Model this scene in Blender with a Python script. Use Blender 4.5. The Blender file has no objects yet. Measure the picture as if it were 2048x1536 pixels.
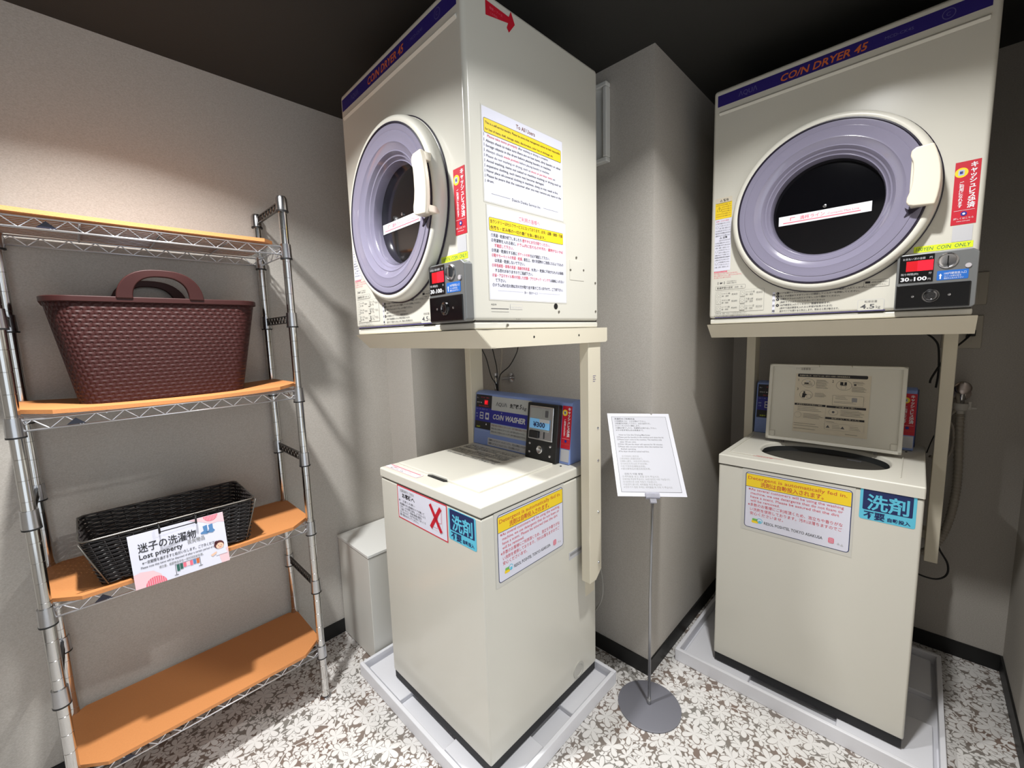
import bpy, bmesh, math, random
from mathutils import Vector, Matrix, Euler
random.seed(4)
sc = bpy.context.scene
COL = sc.collection
# ------------------------------------------------------------------ camera
cam = bpy.data.objects.new('camera', bpy.data.cameras.new('camera'))
COL.objects.link(cam)
cam.location = (2.1078, -.9699, 1.3021)
cam.rotation_euler = (1.453, .0295, .7679)
cam.data.sensor_width = 36
cam.data.lens = 840.35 * 36 / 2048
cam.data.clip_start = .02
sc.camera = cam
# ------------------------------------------------------------------ light
w = bpy.data.worlds.new('world'); sc.world = w; w.use_nodes = True
w.node_tree.nodes['Background'].inputs[0].default_value = (.86, .93, 1, 1)
w.node_tree.nodes['Background'].inputs[1].default_value = 2.2
sc.view_settings.view_transform = 'Standard'
sc.view_settings.look = 'None'
sc.view_settings.exposure = -0.62
sc.view_settings.gamma = 1
sc.view_settings.use_curve_mapping = False
def downlight(x, y, power, z=2.195, size=.075, spread=150, color=(1, 1, .985)):
    l = bpy.data.lights.new('downlight', 'AREA'); l.shape = 'DISK'; l.size = size; l.energy = power
    l.spread = math.radians(spread); l.color = color
    o = bpy.data.objects.new('downlight', l); COL.objects.link(o); o.location = (x, y, z)
downlight(.99, -.88, 34, spread=128)
downlight(1.94, -.03, 22, spread=133)
CEIL = 2.2102
XL, YA, XC, YB, XR, YF = .325, .4127, 1.4434, 1.3001, 2.3994, -2.3

# ------------------------------------------------------------------ materials
def rgb(r, g, b):
    f = lambda c: (c / 255 / 12.92) if c / 255 <= .04045 else ((c / 255 + .055) / 1.055) ** 2.4
    return (f(r), f(g), f(b), 1)
MATS = {}
def mat(name, col, rough=.5, metal=0, bump=0, bscale=200, emit=0, coat=0, var=0, spec=.5, trans=0, alpha=1):
    if name in MATS: return MATS[name]
    m = bpy.data.materials.new(name); m.use_nodes = True
    nt = m.node_tree; b = nt.nodes['Principled BSDF']
    c = rgb(*col); b.inputs['Base Color'].default_value = c
    b.inputs['Roughness'].default_value = rough; b.inputs['Metallic'].default_value = metal
    b.inputs['Specular IOR Level'].default_value = spec
    b.inputs['Coat Weight'].default_value = coat; b.inputs['Coat Roughness'].default_value = .08
    b.inputs['Transmission Weight'].default_value = trans
    b.inputs['Alpha'].default_value = alpha
    if emit:
        b.inputs['Emission Color'].default_value = c; b.inputs['Emission Strength'].default_value = emit
    if bump or var:
        tc = nt.nodes.new('ShaderNodeTexCoord'); n = nt.nodes.new('ShaderNodeTexNoise')
        n.inputs['Scale'].default_value = bscale; n.inputs['Detail'].default_value = 3
        nt.links.new(tc.outputs['Object'], n.inputs['Vector'])
        if bump:
            bp = nt.nodes.new('ShaderNodeBump'); bp.inputs['Strength'].default_value = bump; bp.inputs['Distance'].default_value = .002
            nt.links.new(n.outputs['Fac'], bp.inputs['Height']); nt.links.new(bp.outputs['Normal'], b.inputs['Normal'])
        if var:
            mx = nt.nodes.new('ShaderNodeMix'); mx.data_type = 'RGBA'; mx.blend_type = 'MULTIPLY'
            mx.inputs[0].default_value = var; mx.inputs[6].default_value = c
            cr = nt.nodes.new('ShaderNodeValToRGB'); cr.color_ramp.elements[0].position = .35; cr.color_ramp.elements[1].position = .7
            cr.color_ramp.elements[0].color = (.55, .5, .45, 1)
            nt.links.new(n.outputs['Fac'], cr.inputs[0]); nt.links.new(cr.outputs[0], mx.inputs[7])
            nt.links.new(mx.outputs[2], b.inputs['Base Color'])
    MATS[name] = m
    return m
CREAM = mat('cream enamel', (214, 211, 200), .28, coat=.25)
CREAMP = mat('cream plastic', (219, 216, 205), .35)
CREAM2 = mat('cream stand paint', (222, 214, 194), .42)
IVORY = mat('ivory handle plastic', (226, 217, 200), .35)
BLACKP = mat('black plastic', (24, 24, 25), .45)
BASEB = mat('black base', (30, 30, 31), .6)
GAP = mat('seam shadow gap', (60, 57, 52), .7)
LAV = mat('smoky lavender plastic', (134, 130, 150), .16, coat=.5)
GASK = mat('dark violet gasket', (38, 32, 48), .35)
GLASS = mat('dark drum glass', (8, 8, 12), .1, coat=.4)
CHROME = mat('chrome', (215, 215, 218), .2, 1)
CHROMEW = mat('chromed wire', (235, 235, 238), .3, .85)
POST = mat('chromed post', (205, 204, 202), .14, 1)
COLLAR = mat('chromed collar', (190, 190, 192), .24, 1)
DARKW = mat('dark truss steel', (95, 92, 90), .35, .9)
WOOD = mat('orange fibreboard', (204, 136, 80), .6, bump=.15, bscale=300, var=.12)
MAROON = None
WICK = mat('black wicker', (34, 30, 30), .32)
WHITE = mat('white lacquer', (226, 226, 222), .4)
BINM = mat('grey white melamine', (212, 210, 203), .5)
TRAY = mat('white tray plastic', (228, 228, 233), .4)
GREYB = mat('grey painted steel base', (116, 116, 124), .45)
BLUE = mat('light blue plastic', (128, 150, 208), .35)
BLUED = mat('slate blue plastic', (60, 72, 112), .45)
SILV = mat('silver grey housing', (134, 136, 137), .35, .5)
BLKG = mat('glossy black', (10, 10, 12), .15, coat=.5)
LED = mat('red led', (255, 20, 40), .4, emit=1.6)
LEDD = mat('red led glow', (190, 10, 25), .4, emit=.5)
LCD = mat('light blue display', (120, 180, 228), .4, emit=.25)
DARKHOLE = mat('dark tub', (40, 42, 43), .5)
CABLE = mat('black cable', (22, 22, 22), .5)
HOSE = mat('grey hose', (150, 142, 130), .5)
CLEAR = mat('clear plastic', (225, 225, 235), .15, trans=.6)
SKIRT = mat('black vinyl skirting', (18, 18, 18), .5)
# ink colours
def ink(n, c): return mat('ink ' + n, c, .5)
I = dict(white=ink('white', (232, 232, 238)), paper=ink('paper', (224, 224, 238)), black=ink('black', (28, 26, 30)), red=ink('red', (214, 60, 76)),
         pink=ink('pink', (232, 110, 130)), yel=ink('yellow', (246, 212, 40)), lime=ink('lime', (222, 240, 40)), navy=ink('navy', (24, 40, 92)),
         violet=ink('violet', (38, 24, 110)), orange=ink('orange', (206, 104, 50)), cyan=ink('cyan', (96, 196, 224)), crim=ink('crimson', (196, 20, 44)),
         blue=ink('blue', (32, 104, 192)), grey=ink('grey', (150, 150, 152)), lgrey=ink('light grey', (196, 196, 200)), dgrey=ink('dark grey', (84, 84, 88)),
         dblue=ink('deep blue', (34, 36, 140)), lblue=ink('pale blue', (176, 190, 224)), sock=ink('sock blue', (84, 132, 182)), rose=ink('rose', (238, 200, 206)),
         green=ink('green', (40, 96, 84)), skin=ink('skin', (238, 196, 170)), hair=ink('brown', (90, 36, 40)), clear=ink('laminate', (206, 204, 196)), cream=ink('cream print', (216, 206, 186)),
         brown=ink('brown text', (120, 70, 50)), pgreen=ink('leaf green', (120, 190, 90)), silver=ink('silver', (176, 178, 178)), dviolet=ink('dim violet', (96, 92, 140)))

def nodemat(name, build):
    m = bpy.data.materials.new(name); m.use_nodes = True
    build(m.node_tree, m.node_tree.nodes['Principled BSDF']); MATS[name] = m
    return m
def N(nt, t, **k):
    n = nt.nodes.new(t)
    for a, v in k.items():
        if a.startswith('i'): n.inputs[int(a[1:])].default_value = v
        else: setattr(n, a, v)
    return n
def mth(nt, op, a, b=None, c=None):
    n = nt.nodes.new('ShaderNodeMath'); n.operation = op
    for i, x in enumerate((a, b, c)):
        if x is None: continue
        if isinstance(x, (int, float)): n.inputs[i].default_value = x
        else: nt.links.new(x, n.inputs[i])
    return n.outputs[0]
def wallpaper(nt, b):
    tc = N(nt, 'ShaderNodeTexCoord'); L = nt.links.new
    mp = N(nt, 'ShaderNodeMapping'); mp.inputs['Scale'].default_value = (1, 1, 1.6)
    L(tc.outputs['Object'], mp.inputs[0])
    n = N(nt, 'ShaderNodeTexNoise'); n.inputs['Scale'].default_value = 260; n.inputs['Detail'].default_value = 2
    L(mp.outputs[0], n.inputs['Vector'])
    bp = N(nt, 'ShaderNodeBump'); bp.inputs['Strength'].default_value = .25; bp.inputs['Distance'].default_value = .001
    L(n.outputs['Fac'], bp.inputs['Height']); L(bp.outputs[0], b.inputs['Normal'])
    cr = N(nt, 'ShaderNodeValToRGB'); e = cr.color_ramp.elements
    e[0].position = .3; e[0].color = rgb(176, 170, 162); e[1].position = .7; e[1].color = rgb(192, 187, 180)
    L(n.outputs['Fac'], cr.inputs[0]); L(cr.outputs[0], b.inputs['Base Color']); b.inputs['Roughness'].default_value = .8
WALL = nodemat('linen wallpaper', wallpaper)
CEILM = mat('black ceiling paper', (44, 43, 40), .85, bump=.2, bscale=250)
def floral(nt, b):
    L = nt.links.new
    geo = N(nt, 'ShaderNodeNewGeometry')
    wn = N(nt, 'ShaderNodeTexNoise'); wn.inputs['Scale'].default_value = 9
    L(geo.outputs['Position'], wn.inputs['Vector'])
    wa = N(nt, 'ShaderNodeVectorMath', operation='SCALE'); wa.inputs[3].default_value = .03
    L(wn.outputs['Color'], wa.inputs[0])
    pos = N(nt, 'ShaderNodeVectorMath', operation='ADD'); L(geo.outputs['Position'], pos.inputs[0]); L(wa.outputs[0], pos.inputs[1])
    def layer(scale, petals, rad, power, off):
        mp = N(nt, 'ShaderNodeMapping'); mp.inputs['Location'].default_value = off; mp.inputs['Scale'].default_value = (scale, scale, 0)
        L(pos.outputs[0], mp.inputs[0])
        v = N(nt, 'ShaderNodeTexVoronoi'); v.voronoi_dimensions = '2D'; v.inputs['Scale'].default_value = 1; v.inputs['Randomness'].default_value = .75
        L(mp.outputs[0], v.inputs['Vector'])
        d = N(nt, 'ShaderNodeVectorMath', operation='SUBTRACT'); L(mp.outputs[0], d.inputs[0]); L(v.outputs['Position'], d.inputs[1])
        sp = N(nt, 'ShaderNodeSeparateXYZ'); L(d.outputs[0], sp.inputs[0])
        cs = N(nt, 'ShaderNodeSeparateColor'); L(v.outputs['Color'], cs.inputs[0])
        ang = mth(nt, 'ARCTAN2', sp.outputs[1], sp.outputs[0])
        a2 = mth(nt, 'ADD', ang, mth(nt, 'MULTIPLY', cs.outputs[0], 6.283))
        r = mth(nt, 'SQRT', mth(nt, 'ADD', mth(nt, 'MULTIPLY', sp.outputs[0], sp.outputs[0]), mth(nt, 'MULTIPLY', sp.outputs[1], sp.outputs[1])))
        pet = mth(nt, 'POWER', mth(nt, 'ABSOLUTE', mth(nt, 'COSINE', mth(nt, 'MULTIPLY', a2, petals / 2))), power)
        rr = mth(nt, 'MULTIPLY', rad, mth(nt, 'ADD', .72, mth(nt, 'MULTIPLY', cs.outputs[1], .4)))
        e = mth(nt, 'SUBTRACT', mth(nt, 'MULTIPLY', pet, rr), r)
        return mth(nt, 'MULTIPLY', e, 1 / scale)     # metres inside the petal
    m1 = layer(14, 5, .52, .85, (.3, .2, 0))
    m2 = layer(21, 5, .47, .75, (5.1, 2.7, 0))
    m3 = layer(30, 2, .52, 1.8, (1.7, 9.2, 0))
    m4 = layer(26, 2, .50, 1.8, (8.3, 4.4, 0))
    def step(x, w=.0012):
        mr = N(nt, 'ShaderNodeMapRange'); mr.inputs[1].default_value = -w; mr.inputs[2].default_value = w; L(x, mr.inputs[0]); return mr.outputs[0]
    # flowers lie over leaves; a thin dark outline surrounds each flower
    top = step(m1); halo = step(mth(nt, 'ADD', m1, .004))
    second = step(m2); halo2 = step(mth(nt, 'ADD', m2, .0035))
    leaves = mth(nt, 'MAXIMUM', step(m3), step(m4))
    low = mth(nt, 'MAXIMUM', second, mth(nt, 'MULTIPLY', leaves, mth(nt, 'SUBTRACT', 1, halo2)))
    mv = N(nt, 'ShaderNodeMapping'); mv.inputs['Scale'].default_value = (22, 22, 0); mv.inputs['Location'].default_value = (2.2, 6.1, 0); L(pos.outputs[0], mv.inputs[0])
    ve = N(nt, 'ShaderNodeTexVoronoi'); ve.voronoi_dimensions = '2D'; ve.feature = 'DISTANCE_TO_EDGE'; ve.inputs['Scale'].default_value = 1; L(mv.outputs[0], ve.inputs['Vector'])
    vine = step(mth(nt, 'MULTIPLY', mth(nt, 'SUBTRACT', .035, ve.outputs['Distance']), 1 / 22), .0006)
    low = mth(nt, 'MAXIMUM', low, mth(nt, 'MULTIPLY', vine, mth(nt, 'SUBTRACT', 1, halo2)))
    mask = mth(nt, 'MAXIMUM', top, mth(nt, 'MULTIPLY', low, mth(nt, 'SUBTRACT', 1, halo)))
    n = N(nt, 'ShaderNodeTexNoise'); n.inputs['Scale'].default_value = 7; n.inputs['Detail'].default_value = 2; L(geo.outputs['Position'], n.inputs['Vector'])
    cr = N(nt, 'ShaderNodeValToRGB'); e = cr.color_ramp.elements
    e[0].position = .35; e[0].color = rgb(126, 122, 116); e[1].position = .65; e[1].color = rgb(124, 106, 96)
    L(n.outputs['Fac'], cr.inputs[0])
    mx = N(nt, 'ShaderNodeMix', data_type='RGBA'); L(mask, mx.inputs[0]); L(cr.outputs[0], mx.inputs[6]); mx.inputs[7].default_value = rgb(220, 217, 214)
    L(mx.outputs[2], b.inputs['Base Color']); b.inputs['Roughness'].default_value = .5
FLOORM = nodemat('white lily pattern vinyl', floral)
def scales(nt, b):
    L = nt.links.new
    tc = N(nt, 'ShaderNodeTexCoord'); sp = N(nt, 'ShaderNodeSeparateXYZ'); L(tc.outputs['Object'], sp.inputs[0])
    u = mth(nt, 'MULTIPLY', mth(nt, 'ADD', sp.outputs[1], sp.outputs[0]), 1 / .020)
    v = mth(nt, 'MULTIPLY', sp.outputs[2], 1 / .0105)
    row = mth(nt, 'FLOOR', v)
    uu = mth(nt, 'SUBTRACT', mth(nt, 'FRACT', mth(nt, 'ADD', u, mth(nt, 'MULTIPLY', row, .5))), .5)
    vv = mth(nt, 'SUBTRACT', mth(nt, 'FRACT', v), .15)
    r = mth(nt, 'SQRT', mth(nt, 'ADD', mth(nt, 'MULTIPLY', mth(nt, 'MULTIPLY', uu, uu), 2.4), mth(nt, 'MULTIPLY', vv, vv)))
    h = mth(nt, 'SINE', mth(nt, 'MULTIPLY', r, 4.2))
    bp = N(nt, 'ShaderNodeBump'); bp.inputs['Strength'].default_value = .7; bp.inputs['Distance'].default_value = .0025
    L(h, bp.inputs['Height']); L(bp.outputs[0], b.inputs['Normal'])
    b.inputs['Base Color'].default_value = rgb(56, 25, 23); b.inputs['Specular IOR Level'].default_value = .25; b.inputs['Roughness'].default_value = .5
MAROON = nodemat('maroon woven plastic', scales)
MAROON2 = mat('maroon smooth plastic', (56, 25, 23), .5, spec=.3)

# ------------------------------------------------------------------ mesh helpers
def tag(o, label=None, cat=None, group=None, kind=None):
    if label: o['label'] = label
    if cat: o['category'] = cat
    if group: o['group'] = group
    if kind: o['kind'] = kind
    return o
def thing(name, loc, rz=0, label=None, cat=None, group=None):
    o = bpy.data.objects.new(name, None); COL.objects.link(o); o.location = loc; o.rotation_euler = (0, 0, rz)
    o.empty_display_size = .1
    return tag(o, label, cat, group)
def obj(name, bm, mats, parent=None, bevel=0, seg=2, smooth=None, loc=None, rot=None):
    me = bpy.data.meshes.new(name); bm.normal_update(); bm.to_mesh(me); bm.free()
    if not isinstance(mats, (list, tuple)): mats = [mats]
    for m in mats: me.materials.append(m)
    o = bpy.data.objects.new(name, me); COL.objects.link(o)
    if parent is not None: o.parent = parent
    if loc: o.location = loc
    if rot: o.rotation_euler = rot
    if bevel:
        b = o.modifiers.new('bevel', 'BEVEL'); b.width = bevel; b.segments = seg; b.limit_method = 'ANGLE'; b.angle_limit = .6; b.harden_normals = True
        smooth = True
    if smooth:
        for p in me.polygons: p.use_smooth = True
        if not bevel:
            try: me.set_sharp_from_angle(angle=math.radians(40))
            except Exception: pass
    return o
def bx(bm, x0, x1, y0, y1, z0, z1, mi=0):
    v = [bm.verts.new(p) for p in ((x0, y0, z0), (x1, y0, z0), (x1, y1, z0), (x0, y1, z0), (x0, y0, z1), (x1, y0, z1), (x1, y1, z1), (x0, y1, z1))]
    for f in ((0, 3, 2, 1), (4, 5, 6, 7), (0, 1, 5, 4), (1, 2, 6, 5), (2, 3, 7, 6), (3, 0, 4, 7)):
        bm.faces.new([v[i] for i in f]).material_index = mi
def prism(bm, pts, d, lo, hi, mi=0):
    """extrude 2D polygon pts along axis d ('x': pts=(y,z); 'y': (x,z); 'z': (x,y))"""
    mk = {'x': lambda p, t: (t, p[0], p[1]), 'y': lambda p, t: (p[0], t, p[1]), 'z': lambda p, t: (p[0], p[1], t)}[d]
    a = [bm.verts.new(mk(p, lo)) for p in pts]; b = [bm.verts.new(mk(p, hi)) for p in pts]
    fs = [bm.faces.new(a), bm.faces.new(b[::-1])]
    for i in range(len(pts)):
        j = (i + 1) % len(pts); fs.append(bm.faces.new((a[j], a[i], b[i], b[j])))
    for f in fs: f.material_index = mi
    bmesh.ops.recalc_face_normals(bm, faces=fs)
def lathe(bm, prof, n=64, axis='z', c=(0, 0, 0), sx=1, sy=1, mi=0, flip=False):
    rings = []
    for r, h in prof:
        ring = []
        for i in range(n if r > 1e-6 else 1):
            a = 2 * math.pi * i / n; x, y = r * math.cos(a) * sx, r * math.sin(a) * sy
            p = {'z': (x, y, h), 'y': (x, h, y), 'x': (h, x, y)}[axis]
            ring.append(bm.verts.new((p[0] + c[0], p[1] + c[1], p[2] + c[2])))
        rings.append(ring)
    fs = []
    for A, B in zip(rings, rings[1:]):
        for i in range(n):
            j = (i + 1) % n
            if len(A) == 1 and len(B) == 1: continue
            if len(A) == 1: q = (A[0], B[i], B[j])
            elif len(B) == 1: q = (A[i], B[0], A[j])
            else: q = (A[i], B[i], B[j], A[j])
            f = bm.faces.new(q); f.material_index = mi; fs.append(f)
    return fs
def tube(bm, pts, r, n=8, closed=False, mi=0):
    pts = [Vector(p) for p in pts]; k = len(pts); rings = []
    ref = None
    for i, p in enumerate(pts):
        if closed: t = pts[(i + 1) % k] - pts[i - 1]
        else: t = pts[min(i + 1, k - 1)] - pts[max(i - 1, 0)]
        if t.length < 1e-9: t = Vector((0, 0, 1))
        t.normalize()
        if ref is None: ref = Vector((0, 0, 1)) if abs(t.z) < .9 else Vector((1, 0, 0))
        s = t.cross(ref)
        if s.length < 1e-4: s = t.orthogonal()
        s.normalize(); u = s.cross(t); ref = u
        rr = r[i] if isinstance(r, (list, tuple)) else r
        rings.append([bm.verts.new(p + s * rr * math.cos(2 * math.pi * q / n) + u * rr * math.sin(2 * math.pi * q / n)) for q in range(n)])
    for i in range(k if closed else k - 1):
        A, B = rings[i], rings[(i + 1) % k]
        for q in range(n):
            f = bm.faces.new((A[q], A[(q + 1) % n], B[(q + 1) % n], B[q])); f.material_index = mi; f.smooth = True
    if not closed:
        bm.faces.new(rings[0][::-1]).material_index = mi; bm.faces.new(rings[-1]).material_index = mi
def spline(pts, n=8):
    pts = [Vector(p) for p in pts]; out = []
    for i in range(len(pts) - 1):
        p0, p1, p2, p3 = pts[max(i - 1, 0)], pts[i], pts[i + 1], pts[min(i + 2, len(pts) - 1)]
        for k in range(n):
            t = k / n
            out.append(.5 * ((2 * p1) + (p2 - p0) * t + (2 * p0 - 5 * p1 + 4 * p2 - p3) * t * t + (3 * p1 - p0 - 3 * p2 + p3) * t ** 3))
    out.append(pts[-1]); return out
def new(): return bmesh.new()

# ------------------------------------------------------------------ printed matter
TXT = {}
def textmesh(s, bold=0, shear=0):
    k = (s, bold, shear)
    if k not in TXT:
        c = bpy.data.curves.new('t', 'FONT'); c.body = s; c.size = 1; c.resolution_u = 2; c.offset = bold; c.shear = shear
        c.fill_mode = 'FRONT'
        o = bpy.data.objects.new('t', c); COL.objects.link(o)
        bpy.context.view_layer.update()
        dg = bpy.context.evaluated_depsgraph_get()
        me = bpy.data.meshes.new_from_object(o.evaluated_get(dg))
        V = [(v.co.x, v.co.y) for v in me.vertices]; Fc = [tuple(p.vertices) for p in me.polygons]
        bpy.data.objects.remove(o); bpy.data.curves.remove(c); bpy.data.meshes.remove(me)
        TXT[k] = (V, Fc)
    return TXT[k]
class Decal:
    """flat print built up in a (u, v) plane; every shape is real geometry a hair above the one below"""
    def __init__(s, step=.0002): s.bm = new(); s.m = []; s.h = 0; s.step = step
    def mi(s, m):
        m = I[m] if isinstance(m, str) else m
        if m not in s.m: s.m.append(m)
        return s.m.index(m)
    def up(s): s.h += s.step; return s
    def poly(s, pts, m):
        i = s.mi(m)
        ar = sum(pts[k][0] * pts[(k + 1) % len(pts)][1] - pts[(k + 1) % len(pts)][0] * pts[k][1] for k in range(len(pts)))
        if ar < 0: pts = pts[::-1]
        s.bm.faces.new([s.bm.verts.new((x, y, s.h)) for x, y in pts]).material_index = i; return s
    def rect(s, u0, u1, v0, v1, m, r=0):
        if not r: return s.poly([(u0, v0), (u1, v0), (u1, v1), (u0, v1)], m)
        p = []
        for cx, cy, a in ((u1 - r, v1 - r, 0), (u0 + r, v1 - r, 90), (u0 + r, v0 + r, 180), (u1 - r, v0 + r, 270)):
            for k in range(5): t = math.radians(a + k * 22.5); p.append((cx + r * math.cos(t), cy + r * math.sin(t)))
        return s.poly(p, m)
    def frame(s, u0, u1, v0, v1, t, m, r=0, fill='paper'):
        s.rect(u0, u1, v0, v1, m, r); s.up(); s.rect(u0 + t, u1 - t, v0 + t, v1 - t, fill, max(r - t, 0)); return s.up()
    def disc(s, u, v, r, m, n=24, ry=None):
        return s.poly([(u + r * math.cos(2 * math.pi * k / n), v + (ry or r) * math.sin(2 * math.pi * k / n)) for k in range(n)], m)
    def ring(s, u, v, r, t, m, fill, ry=None):
        s.disc(u, v, r, m, ry=ry); s.up(); s.disc(u, v, r - t, fill, ry=(ry - t) if ry else None); return s.up()
    def line(s, a, b, t, m):
        d = Vector((b[0] - a[0], b[1] - a[1])); d.normalize(); n = Vector((-d.y, d.x)) * t / 2
        return s.poly([(a[0] - n.x, a[1] - n.y), (b[0] - n.x, b[1] - n.y), (b[0] + n.x, b[1] + n.y), (a[0] + n.x, a[1] + n.y)], m)
    def text(s, t, u, v, h, m, w=None, bold=0, shear=0, align='l', maxw=None):
        """baseline-left at (u, v); h = font size; w = forced width"""
        V, Fc = textmesh(t, bold, shear)
        if not V: return s
        x0 = min(p[0] for p in V); x1 = max(p[0] for p in V); sx = h
        if w: sx = w / max(x1 - x0, 1e-6)
        elif maxw and (x1 - x0) * h > maxw: sx = maxw / (x1 - x0)
        W = (x1 - x0) * sx; off = {'l': 0, 'c': -W / 2, 'r': -W}[align]
        i = s.mi(m); vs = [s.bm.verts.new((u + off + (x - x0) * sx, v + y * h, s.h)) for x, y in V]
        for f in Fc:
            try: s.bm.faces.new([vs[k] for k in f]).material_index = i
            except ValueError: pass
        return s
    def vtext(s, t, u, v, h, m, pitch=None, bold=0):
        for k, ch in enumerate(t):
            if ch == 'ー':
                s.rect(u - h * .06, u + h * .06, v - k * (pitch or h) + h * .0, v - k * (pitch or h) + h * .75, m)
            else: s.text(ch, u, v - k * (pitch or h), h, m, align='c', bold=bold)
        return s
    def para(s, lines, u, v, h, lead, m, w=None, maxw=None, bold=0):
        for k, t in enumerate(lines):
            if t:
                if isinstance(t, tuple): s.text(t[0], u, v - k * lead, h, t[1], maxw=maxw, bold=bold)
                else: s.text(t, u, v - k * lead, h, m, maxw=maxw, bold=bold)
        return s
    def done(s, name, parent, face, at, lift=.0006, rot=0, label=None):
        """face: 'front' (u=x, v=z, looks -y), 'side' (u=y, v=z, looks +x), 'top' (u=x, v=y); or a Matrix"""
        if isinstance(face, Matrix): M = face
        else:
            M = {'front': Matrix(((1, 0, 0), (0, 0, -1), (0, 1, 0))), 'side': Matrix(((0, 0, 1), (1, 0, 0), (0, 1, 0))), 'top': Matrix.Identity(3)}[face]
        R2 = Matrix.Rotation(rot, 3, 'Z'); at = Vector(at)
        n = M @ Vector((0, 0, 1))
        for v in s.bm.verts: v.co = M @ (R2 @ v.co) + at + n * lift
        o = obj(name, s.bm, s.m or [I['paper']], parent)
        if label: o['label'] = label
        return o

# ================================================================== SETTING
def plane(name, pts, m, kind='structure', parent=None):
    bm = new(); bm.faces.new([bm.verts.new(p) for p in pts]); o = obj(name, bm, m, parent); o['kind'] = kind; return o
def slab(name, x0, x1, y0, y1, z0, z1, m, bevel=0):
    bm = new(); bx(bm, x0, x1, y0, y1, z0, z1); o = obj(name, bm, m, bevel=bevel); o['kind'] = 'structure'; return o
T = .08
XR2 = 3.0
slab('floor', XL - T, XR2 + T, YF - T, YB + T, -T, 0, FLOORM)
slab('ceiling', XL - T, XR2 + T, YF - T, YB + T, CEIL, CEIL + T, CEILM)
slab('wall_left', XL - T, XL, YF - T, YA, 0, CEIL, WALL)
slab('wall_back', XL - T, XC, YA, YB + T, 0, CEIL, WALL)          # back wall behind the left machines, turning the outer corner
slab('wall_recess', XC, XR + T, YB, YB + T, 0, CEIL, WALL)
slab('wall_right', XR, XR + T, -.35, YB, 0, CEIL, WALL)
slab('wall_entry', XR + T, XR2, -.35, -.35 + T, 0, CEIL, WALL)
slab('wall_front', XL - T, XR2 + T, YF - T, YF, 0, CEIL, WALL)
slab('wall_pilaster', XL, .535, .03, YA, 0, CEIL, WALL)
BH, BT = .062, .006
def skirt(name, x0, x1, y0, y1): slab(name, x0, x1, y0, y1, 0, BH, SKIRT)
skirt('baseboard_left', XL, XL + BT, YF, .03)
skirt('baseboard_back', .535, XC + BT, YA - BT, YA)
skirt('baseboard_column', XC, XC + BT, YA - BT, YB)
skirt('baseboard_recess', XC + BT, XR, YB - BT, YB)
skirt('baseboard_right', XR - BT, XR, -.35, YB - BT)
skirt('baseboard_front', XL, XR2, YF, YF + BT)

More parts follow.
